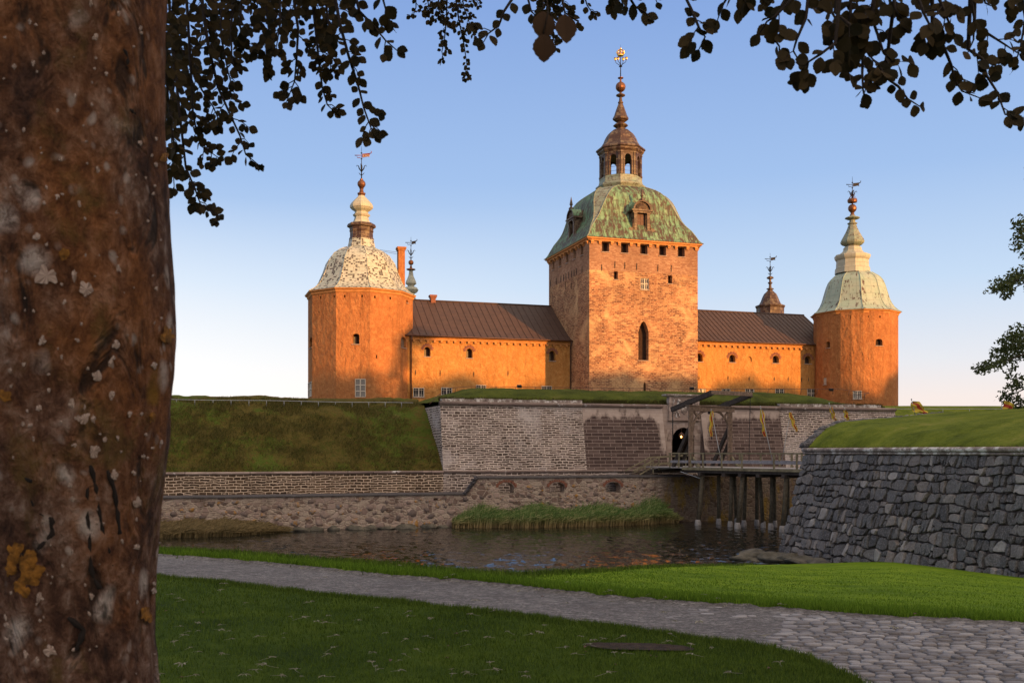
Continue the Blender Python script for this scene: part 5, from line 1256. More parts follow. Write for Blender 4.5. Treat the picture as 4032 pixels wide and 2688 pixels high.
m=MB(); m.face([V(-3000,-3000,-6.62),V(3000,-3000,-6.62),V(3000,4000,-6.62),V(-3000,4000,-6.62)]); tag(m.build('moat_bed',m_soil),kind='structure')
wa=list(np.arange(-75,-31,2.))+list(np.arange(-31,28,.14))+list(np.arange(28,62,2.)); wr_=[12*(1.0053**i) for i in range(390)]
def wv(i,j):
    a=R(wa[i]); r=wr_[j]; x,y=r*math.sin(a),r*math.cos(a); g=.55+.45*noise.noise((x*.09,y*.13,1.))
    h=.040*noise.noise((x*1.1+y*.15,y*1.9,0))+.036*noise.noise((x*2.9,y*4.6,3.))+.024*noise.noise((x*6.,y*9.5,7.))
    return V(x,y,-5.52+h*(.6+1.35*g))
m=MB(); m.grid(wv,len(wa)-1,len(wr_)-1); m.f=[f[::-1] for f in m.f]; tag(m.build('water',m_water),kind='structure')
# cobbles of the path, set in rows and half sunk in gravel
rg=random.Random(77); m=MB(); y=4.2
while y<11.6:
    rh=rg.uniform(.07,.105); x=.9+rg.uniform(0,.1)
    while x<7.5:
        w_=rg.uniform(.09,.19); xc,yc=x+w_/2,y+rh/2+.25*noise.noise((x*.5,y*.3,0)); a=math.degrees(math.atan2(xc,yc)); r=math.hypot(xc,yc)
        if r>3.5 and fl(a)+.07<r<fu(a)-.05 and a<42:
            k=cob(V(xc,yc,0))+.42*noise.noise((xc*.8,yc*.8,2.))+.22*noise.noise((xc*2.6,yc*2.6,5.))
            if k>.30 and rg.random()>.10:
                h=.005+.013*min(1,(k-.30)/.3)+rg.uniform(-.004,.004); b0=len(m.v); cz=-1.642
                q=7 if r>7 else 9
                for lv,(kk,hh) in enumerate(((1.,0.),(.96,.75),(.80,1.))):
                    for t_ in range(q):
                        an=2*pi*t_/q; ca,sa_=math.cos(an),math.sin(an); sq=lambda v:math.copysign(abs(v)**.55,v)
                        jj=1+.10*noise.noise((xc*9+ca,yc*9+sa_,lv*.1)); m.v.append((xc+sq(ca)*w_*.47*kk*jj,yc+sq(sa_)*rh*.46*kk*jj,cz+.004+h*hh+.0))
                for lv in range(2):
                    for t_ in range(q): t2=(t_+1)%q; m.f.append((b0+lv*q+t_,b0+lv*q+t2,b0+(lv+1)*q+t2,b0+(lv+1)*q+t_)); m.uv.append([(0,0)]*4); m.mi.append(0); m.sm.append(True)
                m.f.append(tuple(b0+2*q+t_ for t_ in range(q))); m.uv.append([(0,0)]*q); m.mi.append(0); m.sm.append(True)
        x+=w_
    y+=rh
tag(m.build('cobblestones',m_cob),kind='structure')
# bare soil strip in the lawn
def groundpt(x,y): Y=1.6*F/(y-HY); return math.degrees(math.atan((x-CX)/F)),math.hypot((x-CX)/F*Y,Y)
m=MB(); cen=P(2515,2548,1.6*F/(2548-HY)); 
pts=[]
for k in range(40):
    a=2*pi*k/40; x=cen.x+.43*math.copysign(abs(math.cos(a))**.6,math.cos(a))+.03*noise.noise((k*.7,0,0)); y=cen.y+.15*math.sin(a)-.10*math.cos(a)+.02*noise.noise((k*.9,3,0)); pts.append(V(x,y,-1.59+.012*fb((x,y,0),.5,1)))
m.face(pts); tag(m.build('bare_soil',m_soil),kind='structure')
# grass blades
def blades(name,label,N,samp,h0,h1,w,mat,seed,lean=.35):
    rg=np.random.default_rng(seed); P_=[]; 
    while len(P_)<N:
        q=samp(rg)
        if q is not None: P_.append(q)
    b=np.array(P_); n=len(b); sc=np.clip(np.hypot(b[:,0],b[:,1])/9,.7,2.2)
    h=rg.uniform(h0,h1,n); az=rg.uniform(0,2*pi,n); ww=w*sc*rg.uniform(.7,1.3,n)
    dx,dy=np.cos(az)*ww,np.sin(az)*ww*.4; vs=np.zeros((n,3,3))
    vs[:,0]=b-np.stack([dx,dy,h*0+.004],1); vs[:,1]=b+np.stack([dx,dy,-h*0-.004],1)
    l=rg.normal(0,lean,n)*h; l2=rg.normal(0,lean,n)*h; vs[:,2]=b+np.stack([l,l2,h],1)
    ob=np_tris(name,vs,3,mat); return tag(ob,label,'grass',None,'stuff')
def insoil(x,y): return ((x-cen.x)/.46)**2+((y-cen.y+.22*(x-cen.x))/.15)**2<1
def s_near(rg):
    a=rg.uniform(-32,31); l=fl(a); r=5.6+(l-5.6)*rg.random()**.8 if l>5.6 else 0
    if r<=0: return None
    x,y=r*math.sin(R(a)),r*math.cos(R(a))
    if insoil(x,y): return None
    return (x,y,gz(a,r))
blades('grass','short dark lawn grass blades in the left foreground',105000,s_near,.018,.042,.0035,m_blade,1)
def s_edge(rg):
    a=rg.uniform(-32,31); u=fu(a); r=u+abs(rg.normal(0,.5 if a>5 else .35))-.03
    return (r*math.sin(R(a)),r*math.cos(R(a)),gz(a,max(r,u+.02)))
blades('grass','taller grass blades along the far edge of the path',42000,s_edge,.03,.085,.004,m_bladeb,2)
def s_bank(rg):
    a=rg.uniform(-6,29); u=fu(a); c=fc(a); r=u+(min(c,34)-u)*rg.random()**2.4
    return (r*math.sin(R(a)),r*math.cos(R(a)),gz(a,max(r,u+.02)))
blades('grass','short bright grass blades on the mown bank by the moat',60000,s_bank,.012,.030,.0035,m_bladeb,12)
def s_ledge(rg):
    a=rg.uniform(-32,22); l=fl(a); r=l-abs(rg.normal(0,.12))+.03
    return (r*math.sin(R(a)),r*math.cos(R(a)),gz(a,l-.05))
blades('grass','grass blades overhanging the near edge of the path',16000,s_ledge,.025,.06,.0035,m_blade,3)
def s_crest(rg):
    a=rg.uniform(-32,14); c=fc(a); r=c+rg.normal(0,.35); return (r*math.sin(R(a)),r*math.cos(R(a)),gz(a,r))
blades('grass','grass blades along the top of the moat bank',22000,s_crest,.03,.09,.005,m_blade,4)
# reeds
def reeds(name,label,N,x0,x1,fh,mat,seed,o0=.3,o1=2.6,lean=.5):
    rg=np.random.default_rng(seed); V_=[]
    s0,s1=sL_(x0,2080),sL_(x1,2060)
    for _ in range(N):
        s=rg.uniform(s0,s1); o=rg.uniform(o0,o1); k=(s-s0)/(s1-s0); h=fh(k)*rg.uniform(.55,1.05)*(1-.35*(o-o0)/(o1-o0))
        o=o0+(o-o0)*min(1,.3+2.5*min(k,1-k)+.2*noise.noise((s*.8,0,0)))
        b=plL.p(s,-5.56,o); l=rg.normal(lean,.35)*h*.35; ly_=rg.normal(-.1,.3)*h*.3; w=.022
        p1=b+V(l*.35,ly_*.4,h*.6); p2=b+V(l,ly_,h); az=rg.uniform(-1,1); dx=V(w*math.cos(az),w*math.sin(az),0)
        V_.append([b-dx*.6,b+dx*.6,p1+dx,p1-dx]); V_.append([p1-dx,p1+dx,p2+dx*.12,p2-dx*.12])
        for _k in range(2):
            t_=rg.uniform(.45,.85); q=b+(p2-b)*t_; d=V(rg.normal(.22,.18),rg.normal(0,.15),rg.uniform(.05,.3)); V_.append([q,q+V(0,0,.03),q+d*.6+V(0,0,.02),q+d+V(0,0,-.04)])
    ob=np_tris(name,np.array([[tuple(p) for p in q] for q in V_]),4,mat); return tag(ob,label,'reeds',None,'stuff')
reeds('reeds','dense green reed bed at the foot of the gun port wall',6500,1775,2650,lambda k:1.25*(.75+.75*sstep(0,.12,k))*(1-.15*k+.28*math.exp(-((k-.85)/.06)**2))*(.3+.7*sstep(1.03,.9,k))*(1+.16*math.sin(k*23)),m_reed,5,.2,2.7)
reeds('reeds','dry brown green reed bed by the water on the left',7000,380,1120,lambda k:(1.15)*(.25+.75*sstep(1.02,.7,k))*(1+.1*math.sin(k*31)),m_reedb,6,.2,3.6,.8)
# ---------------------------------------------------------------- fallen leaves
random.seed(5); leafmeshes=[]
def leafmesh(kind):
    m=MB(); r=random
    n=r.randint(3,6)
    if kind==0:   # withered compound leaf: stem with narrow curled leaflets
        m.tube([V(-.10,0,.008),V(-.02,.01,.022),V(.03,0,.03)],[.0022,.003,.003],4)
        for k in range(n):
            a=-1.1+2.2*k/(n-1)+r.uniform(-.15,.15); L=r.uniform(.07,.13); d=Vector((math.cos(a),math.sin(a),0)); s=Vector((-d.y,d.x,0)); p0=V(.03,0,.03); w=r.uniform(.008,.015)
            P1=p0+d*L*.35+V(0,0,.014); P2=p0+d*L*.75+V(0,0,.004); P3=p0+d*L+V(0,0,r.uniform(-.02,.02)); up=V(0,0,w*.8)
            m.face([p0,P1-s*w+up,P1]);m.face([p0,P1,P1+s*w+up]);m.face([P1-s*w+up,P2-s*w*.8+up,P2,P1]);m.face([P1,P2,P2+s*w*.8+up,P1+s*w+up]);m.face([P2-s*w*.8+up,P3,P2]);m.face([P2,P3,P2+s*w*.8+up])
    else:
        w=.028;L=.075
        out=[(0,0),(.25,.6),(.5,1),(.75,.7),(1,0)]
        for sg in (-1,1):
            for (a,b),(c,d) in zip(out,out[1:]): m.face([V(a*L,0,.012),V(c*L,0,.012+.006*c),V(c*L,sg*d*w,.03*d),V(a*L,sg*b*w,.03*b)])
    return m
protos=[]
leaf_label=['pale withered compound leaf lying curled on the ground in the foreground','small single brown fallen leaf lying on the ground in the foreground']
grp=['pale withered leaves scattered over the lawn','small single fallen leaves on the lawn']
for k in (0,0,0,0,0,1):
    mb=leafmesh(k); o=mb.build('fallen_leaf',m_dryleaf if k==0 else m_pipe,None,(0,0,0)); protos.append((o,k)); tag(o,leaf_label[k],'leaf',grp[k])
rg=random.Random(9); used=set(); cnt=0
spots=[]
for x,y in ((880,2310),(1200,2380),(1005,2380),(1180,2450),(1270,2450),(700,2480),(860,2490),(900,2530),(1030,2520),(1120,2525),(1310,2520),(1300,2570),(1280,2600),(1460,2590),(1600,2600),(1690,2520),(1590,2540),(1520,2505),(1650,2580),(1930,2520),(1930,2630),(1780,2660),(1060,2640),(1050,2610),(960,2670),(1290,2680),(1010,2660),(1700,2440),(1300,2460),(1820,2495),(2300,2560),(2330,2552),(2010,2500),(2080,2510),(2130,2505),(2560,2600),(2590,2605),(2280,2590),(2420,2588),(2740,2600),(2720,2560),(2650,2517),(2820,2520),(1960,2660),(1930,2655),(2080,2680),(2290,2450),(2150,2465),(2240,2285),(2550,2350),(1580,2230)): spots.append((x,y))
while len(spots)<140:
    x=rg.uniform(640,3100); y=2270+420*rg.random()**.6; spots.append((x+rg.gauss(0,20),y))
edge0=len(spots)
for k in range(46):
    a=rg.uniform(-18,26); r=(fu(a)-abs(rg.gauss(0,.25))) if k%3 else rg.uniform(fl(a),fu(a)); Y=r*math.cos(R(a)); spots.append((CX+F*math.tan(R(a)),HY+1.6*F/Y))
for si,(x,y) in enumerate(spots):
    a,r_=groundpt(x,y)
    if r_>fl(a)-.1 and si<edge0 and si>72: continue
    if y>2720 or r_<5: continue
    i=rg.choice((0,0,1,2,3,4,5)) ; o,k=protos[i]
    if i not in used: used.add(i); ob=o
    else: ob=o.copy(); COL.objects.link(ob)
    g=pp(a,r_,.025); ob.location=(g.x,g.y,g.z+EYE); ob.rotation_euler=(rg.uniform(-.14,.14),rg.uniform(-.14,.14),rg.uniform(0,6.28)); sc=rg.uniform(.32,.68); ob.scale=(sc*rg.uniform(.8,1.3),sc*rg.uniform(.5,1.),sc*.8)
for i,(o,k) in enumerate(protos):
    if i not in used: bpy.data.objects.remove(o)
# ---------------------------------------------------------------- beech tree
bt=thing('beech_tree',(-1.19,2.62,-1.62),'great beech with brown lichened trunk at the left edge and dark twigs hanging above','tree')
tc_=(-1.215,2.62)
EDGE=[(-900,668),(0,650),(500,655),(800,664),(1100,682),(1300,690),(1420,686),(1600,672),(1750,668),(1900,650),(2000,634),(2250,614),(2400,607),(2560,612),(2688,620),(2900,660),(3300,760),(4100,1000)]
def trad(z):
    y=HY-z*F/2.62; x=lerp_tab(EDGE,y)
    # tangent from the eye: keep the axis, solve the radius
    r=(x-CX)/F; return abs((tc_[0]-r*tc_[1]))/math.sqrt(1+r*r)
m=MB(); nk,nz=96,190
def tr(i,j):
    a=2*pi*i/nk; z=-1.75+ (2.15+1.75)*j/nz if j<=nz-20 else 1.8+(j-nz+20)*.22
    zq=z; r=trad(z) if z<1.6 else trad(1.6)*(1-.02*(z-1.6)); d=Vector((math.sin(a),-math.cos(a),0))
    n_=fb((d.x*1.2,d.y*1.2,z*1.3+5),1.6,3)*.010+fb((d.x*.27,d.y*.27,z*.6),16,2)*.0035
    if a%(2*pi)<pi*.35 or a>pi*1.9: pass
    return Vector((tc_[0],tc_[1],z))+d*(r+n_)
m.grid(tr,nk,nz); m.build('trunk',m_bark,bt)
def onbark(x,y,out=0.):
    r=(x-CX)/F; Y=2.35
    for _ in range(6):
        z=(HY-y)/F*Y; q=trad(z)+out; a=1+r*r; b=-2*(r*tc_[0]+tc_[1]); c_=tc_[0]**2+tc_[1]**2-q*q; Y=(-b-math.sqrt(max(0,b*b-4*a*c_)))/(2*a)
    return V(r*Y,Y,(HY-y)/F*Y)
def flatblob(m,x,y,w,h,seed,out=.0015,n=9):
    rr=random.Random(seed); c=onbark(x,y,out+.002); ph=rr.uniform(0,9); ring_=[]
    for k in range(n):
        a=2*pi*k/n; q=1+.75*noise.noise((math.cos(a)*1.5+seed,math.sin(a)*1.5,ph))+.25*noise.noise((math.cos(a)*5+seed,math.sin(a)*5,ph)); ring_.append(onbark(x+w*q*math.cos(a),y+h*q*math.sin(a),out))
    for k in range(n): m.face([c,ring_[k],ring_[(k+1)%n]][::-1])
m=MB(); rr=random.Random(31)
for i in range(170):
    x=rr.uniform(8,640); y=rr.uniform(10,2680); s=rr.choice((4,5,6,7,8,12))*rr.uniform(.7,1.2); flatblob(m,x,y,s,s*rr.uniform(.8,1.7),i,.003,12)
for x,y,s in ((185,1085,45),(335,1645,26),(370,1775,26),(200,2560,26),(450,1870,20),(540,1980,20),(155,2350,20),(340,1140,34),(385,1480,22)): flatblob(m,x,y,s*.8,s*.9,x,.003,26)
m.build('lichen_spots',m_lich,bt)
for i,(x,y,s) in enumerate(((60,2180,34),(115,2250,40),(150,2255,26),(80,2310,22),(40,2240,20),(120,2200,22),(100,2330,16),(660,1320,22),(250,1000,20),(648,620,16),(575,2420,22),(600,1640,14),(20,1560,20))): m=MB(); flatblob(m,x,y,s,s*1.3,i+400,.004+.0004*i,30); m.build('lichen_patch',m_olich,bt)
for ln in (((352,1830),(372,1900),(385,1990),(400,2080),(425,2170),(440,2240),(432,2310)),((420,1850),(448,1930),(460,2020),(468,2100)),((345,1900),(340,2000),(352,2120),(356,2240),(385,2310),(425,2325)),((120,1960),(150,2010),(200,2040),(205,2100),(160,2150),(110,2190),(70,2180)),((100,1880),(150,1905),(175,1930)),((480,190),(500,230),(495,270)),((500,430),(530,450)),((270,2430),(330,2480),(300,2560))):
    m=MB(); P0_=[onbark(x,y,-.002) for x,y in ln]; sm_=[]
    for a,b in zip(P0_,P0_[1:]): sm_+=[a.lerp(b,k/4)+V(.003*noise.noise(a*40+V(k,0,0)),0,0) for k in range(4)]
    m.tube(sm_+[P0_[-1]],[.0035+.0045*abs(math.sin(i*.9)) for i in range(len(sm_)+1)],6); m.build('bark_scar',m_scar,bt)
limbs=[[V(-1.21,2.62,3.0),V(-1.35,3.6,3.05),V(-1.5,4.6,2.95),V(-1.2,5.3,3.05),V(.4,5.6,3.3),V(1.9,5.6,3.5)],
       [V(-1.21,2.62,3.6),V(-.9,4.2,3.8),V(-.5,6.0,4.2),V(.2,8.0,4.55),V(.8,9.5,4.8)],
       [V(-1.21,2.62,2.6),V(.2,3.2,2.45),V(1.4,3.9,2.6),V(2.6,4.6,2.9),V(4.0,5.2,3.2)],
       [V(-1.21,2.62,3.3),V(-2.6,3.4,3.6),V(-4.,4.4,4.1)],[V(-1.21,2.62,4.),V(-.6,1.2,4.6),V(.2,-.8,5.1)],[V(-1.21,2.62,4.6),V(-1.6,1.4,5.3),V(-2.6,-.6,5.9)]]
limbparts=[]
for Lm in limbs: m=MB(); m.tube(Lm,[.13-.09*i/(len(Lm)-1) for i in range(len(Lm))],10); limbparts.append(m.build('limb',m_bark,bt))
LEAF=[(0,0),(.10,.20),(.18,.27),(.24,.36),(.33,.40),(.40,.46),(.50,.45),(.57,.48),(.66,.40),(.74,.38),(.83,.24),(.90,.20),(1.0,0)]
def addleaf(mb,p,d,nrm,L):
    s=d.cross(nrm).normalized(); nrm=s.cross(d).normalized(); fold=random.uniform(.05,.25)
    wv=random.uniform(.80,1.05); cu=random.uniform(-.2,.1)
    c=[p+d*L*a+nrm*L*cu*a*a for a,_ in LEAF]; b=len(mb.v)
    lft=[c[i]+s*L*w*wv*.95+nrm*fold*L*w for i,(a,w) in enumerate(LEAF)]; rgt=[c[i]-s*L*w*wv*.95+nrm*fold*L*w for i,(a,w) in enumerate(LEAF)]
    mb.v+=[tuple(q) for q in c+lft+rgt]; n=len(LEAF)
    for i in range(n-1):
        for off in (n,2*n):
            q=(b+i,b+i+1,b+off+i+1,b+off+i)
            if i==0: q=(b,b+1,b+off+1)
            elif i==n-2: q=(b+i,b+n-1,b+off+i)
            mb.f.append(q); mb.uv.append([(0,0)]*len(q)); mb.mi.append(0); mb.sm.append(False)
def nearest(p):
    best=None
    for li,Lm in enumerate(limbs[:3]):
        for a,b in zip(Lm,Lm[1:]):
            for k in (0,.25,.5,.75,1.):
                q=a.lerp(b,k)
                if q.z<p.z-.2: continue
                d=(q-p).length
                if best is None or d<best[0]: best=(d,q)
    return best[1]
def twig(pts,Y,L,dens=1.,mat=None,big=1.,sub=True,start=.0):
    L*=.78 if mat is None else 1.
    if Y<4.75: dens*=.8
    """pts: picture points from the limb down to the tip"""
    w=[P(x,y,Y+.25*noise.noise((x*.01,y*.01,Y))) for x,y in pts]; q=nearest(w[0]); 
    mid=(w[0]+q)/2+V(0,0,.12); path_=[q,mid]+w
    m=MB(); n=len(path_); m.tube(path_,[.012-.0095*i/(n-1) for i in range(n)],5)
    lm=MB(); tot=0
    segs=list(zip(w,w[1:]))
    side=1; acc=random.uniform(0,.02)
    for a,b in segs:
        d=(b-a); Ls=d.length; dn=d/Ls
        k=acc
        while k<Ls:
            p=a+dn*k; side=-side; v=Vector((dn.z,0,-dn.x)); ax=(dn*random.uniform(.3,.9)+v*side*random.uniform(.5,1.1)+Vector((0,random.uniform(-.5,.5),-.35))).normalized()
            if sub and random.random()<.30*dens:
                # side spray
                sl=min(random.uniform(.05,.14)*(L/.065),(w[-1]-p).length*.7+.02); e=p+ax*sl; m.tube([p,(p+e)/2+V(0,0,.01),e],[.003,.0025,.0015],4,0,False)
                for t in (.35,.6,.85,1.):
                    s_=random.choice((-1,1)); vv=Vector((ax.z,0,-ax.x))*s_; dd_=(ax*.7+vv*.8+Vector((0,random.uniform(-.6,.6),-.3))).normalized()
                    if t==1.: dd_=ax
                    addleaf(lm,p+(e-p)*t,dd_,Vector((random.gauss(0,.5),-1,random.gauss(.1,.5))).normalized(),L*random.uniform(.7,1.15))
            else:
                st_=p+ax*.012; addleaf(lm,st_,ax,Vector((random.gauss(0,.6),-1,random.gauss(.1,.6))).normalized(),L*random.uniform(.7,1.2))
            k+=L*random.uniform(.48,.80)/dens
        acc=0
    addleaf(lm,w[-1],(w[-1]-w[-2]).normalized(),Vector((.2,-1,.1)).normalized(),L*.9)
    t=m.build('hanging_twig',m_twig,bt); l=lm.build('leaves',mat or m_leaf,t); return t
random.seed(12)
def c5(*a): return [(600+x/1.742,y/1.742) for x,y in a]
def c6(*a): return [(2600+x/1.6425,y/1.6425) for x,y in a]
def c3b(*a): return [(1500+x/1.96,y/1.96) for x,y in a]
TW=[(c5((150,-120),(140,300),(190,800),(230,1150),(290,1290),(330,1400),(450,1480)),5.0,.068,1.),
(c5((60,-80),(90,400),(110,700),(150,1000),(170,1150)),4.6,.062,1.3),
(c5((110,-80),(150,500),(130,900),(150,1290)),4.8,.06,.9),
(c5((230,-80),(260,400),(280,800),(330,1000),(450,1080)),5.2,.062,1.1),
(c5((330,-80),(380,300),(450,600),(530,780),(600,930),(640,1060),(740,1140)),5.1,.064,1.05),
(c5((480,-80),(470,250),(520,500),(560,640)),5.3,.064,1.1),
(c5((560,-80),(540,200),(545,400),(560,460)),5.0,.062,1.2),
(c5((620,-80),(600,180),(640,300),(690,330)),5.0,.06,1.1),
(c5((760,-80),(800,200),(780,350),(800,500)),5.0,.062,1.2),
(c5((870,-80),(880,150),(850,330)),4.9,.06,1.2),
(c5((960,-80),(1000,200),(990,400),(975,560),(920,700)),5.1,.062,1.1),
(c5((1090,-80),(1120,200),(1140,400),(1165,600),(1200,720),(1250,770)),5.3,.06,1.),
(c5((1240,-80),(1290,180),(1350,400),(1410,580),(1450,740),(1500,880),(1530,930)),5.0,.070,1.05),
(c5((1180,-80),(1200,100),(1230,300),(1220,500)),5.2,.06,1.2),
(c5((1380,-80),(1420,80),(1500,160),(1600,280),(1680,350)),4.7,.075,.85),
(c5((1560,-80),(1590,30),(1620,140)),4.6,.075,1.1),
(c5((20,-80),(100,200),(200,350),(350,330),(480,350)),5.4,.062,1.),
(c5((300,-80),(430,80),(560,160),(700,180)),5.5,.062,1.1),
(c5((650,-80),(760,60),(900,120),(950,230)),5.6,.06,1.2),
(c5((980,-80),(1100,50),(1200,120),(1330,200)),5.5,.06,1.2),
(c5((180,300),(280,500),(340,620),(420,740),(460,840)),5.3,.062,1.1),
(c3b((270,-60),(270,60),(250,120)),8.4,.062,1.),(c3b((350,-60),(370,60),(380,160)),8.2,.062,1.3),
(c3b((510,-60),(505,150),(490,300),(470,400),(480,460)),8.5,.058,1.),
(c3b((570,-60),(600,150),(640,340),(660,480),(670,600)),8.6,.055,1.),
(c3b((620,-60),(640,60),(690,200),(720,280)),8.6,.06,1.3),(c3b((450,-60),(440,60),(470,140),(540,190)),8.3,.06,1.2),(c3b((700,-60),(760,40)),8.4,.05,1.),
(c3b((1010,0),(950,90),(910,200),(830,260),(790,330)),5.2,.082,.8),
(c3b((1120,-60),(1160,90),(1200,130)),5.2,.075,.9),(c3b((1240,-60),(1290,80),(1330,150),(1330,280),(1350,370)),7.4,.055,1.1),(c3b((1380,-60),(1420,100),(1500,150),(1540,190)),7.2,.06,1.2),(c3b((1560,-60),(1590,40),(1640,120)),7.,.06,.9),(c3b((1200,-60),(1250,30),(1330,60)),6.,.062,1.2),
(c3b((1760,-60),(1790,10)),5.,.07,1.),(c3b((1900,-40),(1960,50),(2040,100),(2080,130)),5.0,.085,.7),(c3b((1840,-50),(1870,50)),4.9,.075,1.),(c3b((2100,-50),(2130,20)),4.8,.06,1.),
(c6((140,-60),(200,60),(250,180),(290,240),(250,320)),4.4,.085,.75),(c6((460,-60),(400,40),(370,130)),4.4,.08,.9),(c6((500,-60),(500,60)),4.4,.09,.8),(c6((640,-60),(670,20)),4.6,.06,1.),
(c6((860,-20),(740,110),(690,140),(640,220)),4.2,.085,.8),(c6((830,-40),(720,150),(710,220),(770,300),(770,360)),4.3,.085,.7),
(c6((960,-60),(940,120),(880,260),(860,330),(900,400)),4.2,.085,.75),(c6((1080,-60),(1110,80),(1150,150),(1150,250)),4.4,.08,.9),
(c6((1130,280),(1040,350),(960,400),(880,500)),4.2,.085,1.),(c6((1130,80),(1220,160),(1290,280),(1370,380),(1450,470)),4.3,.088,1.1),
(c6((1230,-60),(1230,100),(1180,250),(1250,350),(1220,470)),4.5,.078,1.),(c6((1310,330),(1305,470),(1310,570),(1320,640)),4.4,.080,.8),
(c6((1390,-60),(1370,120),(1440,330),(1500,400),(1600,400)),4.4,.088,1.),(c6((1450,500),(1540,560),(1600,640),(1680,690)),4.5,.07,.9),
(c6((1500,-60),(1520,60),(1560,120)),4.3,.085,1.1),(c6((1650,-60),(1700,80),(1750,180),(1700,260)),4.3,.085,1.2),(c6((1780,-60),(1830,60),(1880,180),(1900,220)),4.2,.09,1.2),
(c6((1760,200),(1830,300),(1880,420),(1905,520),(1950,590),(2080,640)),4.5,.080,.9),(c6((2000,-60),(2030,120),(2025,260),(1990,340)),4.5,.075,.8),
(c6((2030,150),(2120,220),(2230,290),(2320,350)),4.6,.078,.85),(c6((1990,320),(2080,380),(2110,490),(2180,600),(2230,740),(2330,780)),4.5,.078,.85),(c6((2080,-60),(2100,20),(2140,40)),4.6,.07,1.),(c6((2250,-60),(2280,60)),4.6,.075,1.),(c6((2330,-60),(2360,120),(2330,300),(2290,430)),4.6,.078,.9),
(c6((1020,-60),(1010,60)),4.3,.075,1.),(c6((1260,-50),(1290,120)),4.5,.07,1.),(c6((2120,-60),(2250,-20),(2290,20)),4.4,.07,1.)]
for pts,Y,L,dn in TW: twig(pts,Y,L,dn)
for pts,L in ((((1262,-60),(1255,40),(1250,85)),.085),(((1275,-60),(1290,100),(1252,262)),.080),(((1400,-60),(1410,40),(1418,110)),.088)):
    w_=[P(x,y,2.9) for x,y in c3b(*pts)]; m=MB(); m.tube([nearest(w_[0])]+w_,.0022,5); t_=m.build('hanging_twig',m_twig,bt)
    lm=MB(); addleaf(lm,w_[-1],Vector((.05,0,-1)).normalized(),Vector((.15,-1,.1)).normalized(),L); lm.build('leaves',m_leafr,t_)
# crown above the frame
rg=np.random.default_rng(8)
def cards(N,cent,rad,size,seed,flatn=False):
    r=np.random.default_rng(seed); d=r.normal(size=(N,3)); d/=np.linalg.norm(d,axis=1)[:,None]; p=np.array(cent)+d*np.array(rad)*(r.random(N)**.4)[:,None]
    a=r.normal(size=(N,3)); a/=np.linalg.norm(a,axis=1)[:,None]; b=np.cross(a,r.normal(size=(N,3))); b/=np.linalg.norm(b,axis=1)[:,None]; s=size*r.uniform(.6,1.3,N)[:,None]
    return np.stack([p-a*s,p-b*s*.55,p+a*s,p+b*s*.55],1)
cv=np.concatenate([cards(5200,(-1.6,1.5,6.6),(5.,5.,2.3),.085,1),cards(5200,(-.8,6.,5.9),(4.2,3.6,1.35),.085,2),cards(3800,(2.9,4.5,5.0),(2.6,2.6,1.),.085,3),cards(3500,(-4.4,5.,5.4),(2.8,3.,1.4),.085,4)])
np_tris('crown',cv,4,m_leaf,bt)
# ---------------------------------------------------------------- tree at the right edge
rt_=P(4330,1600,62); t=thing('tree',(rt_.x,rt_.y,1.),'dark leafy tree with drooping branches at the right edge, behind the near bastion','tree')
m=MB(); m.tube([V(rt_.x,rt_.y,.5),V(rt_.x-.2,rt_.y,6),V(rt_.x-.1,rt_.y,13),V(rt_.x,rt_.y,20)],[.5,.4,.28,.1],10); m.build('trunk',m_trunk,t)
cl=[]; br=MB(); rr=random.Random(4)
LOB=[(4010,920,20,75),(4040,880,30,40),(3990,1085,60,45),(3925,1130,60,35),(3960,1150,40,35),(4030,1100,50,60),(3990,1330,50,50),(3950,1370,55,50),(3905,1440,50,35),(3880,1450,28,22),(4000,1420,70,55),(4040,1380,60,90),(3985,1500,50,35),(3970,1560,35,35),(4010,1590,55,35),(4060,1520,60,60),(4120,1300,110,120),(4120,1000,90,110),(4200,700,160,160),(4250,1150,180,150),(4350,900,220,180),(4300,1450,200,110),(4450,600,200,200),(4500,1300,220,180)]
for i,(x,y,w,h) in enumerate(LOB):
    Y=62+rr.uniform(-2.5,2.5); c=P(x,y,Y); rx_=w/F*Y; rz_=h/F*Y; N=int(110+ 5200*(rx_*rz_)/14 *.8); N=min(N,2600)
    for _ in range(5): 
        cc_=V(c.x+rr.uniform(-.6,.6)*rx_,c.y+rr.uniform(-1,1),c.z+rr.uniform(-.6,.6)*rz_)
        cl.append(cards(N//5,tuple(cc_),(rx_*.55,.9,rz_*.5),.115,i*7+_))
    br.tube([V(rt_.x-.1,rt_.y,min(c.z+1.5,18)),V((rt_.x+c.x)/2,(rt_.y+c.y)/2,c.z+1.3),c],[.12,.07,.025],5)
br.build('branches',m_trunk,t); np_tris('crown',np.concatenate(cl),4,m_tleaf,t)
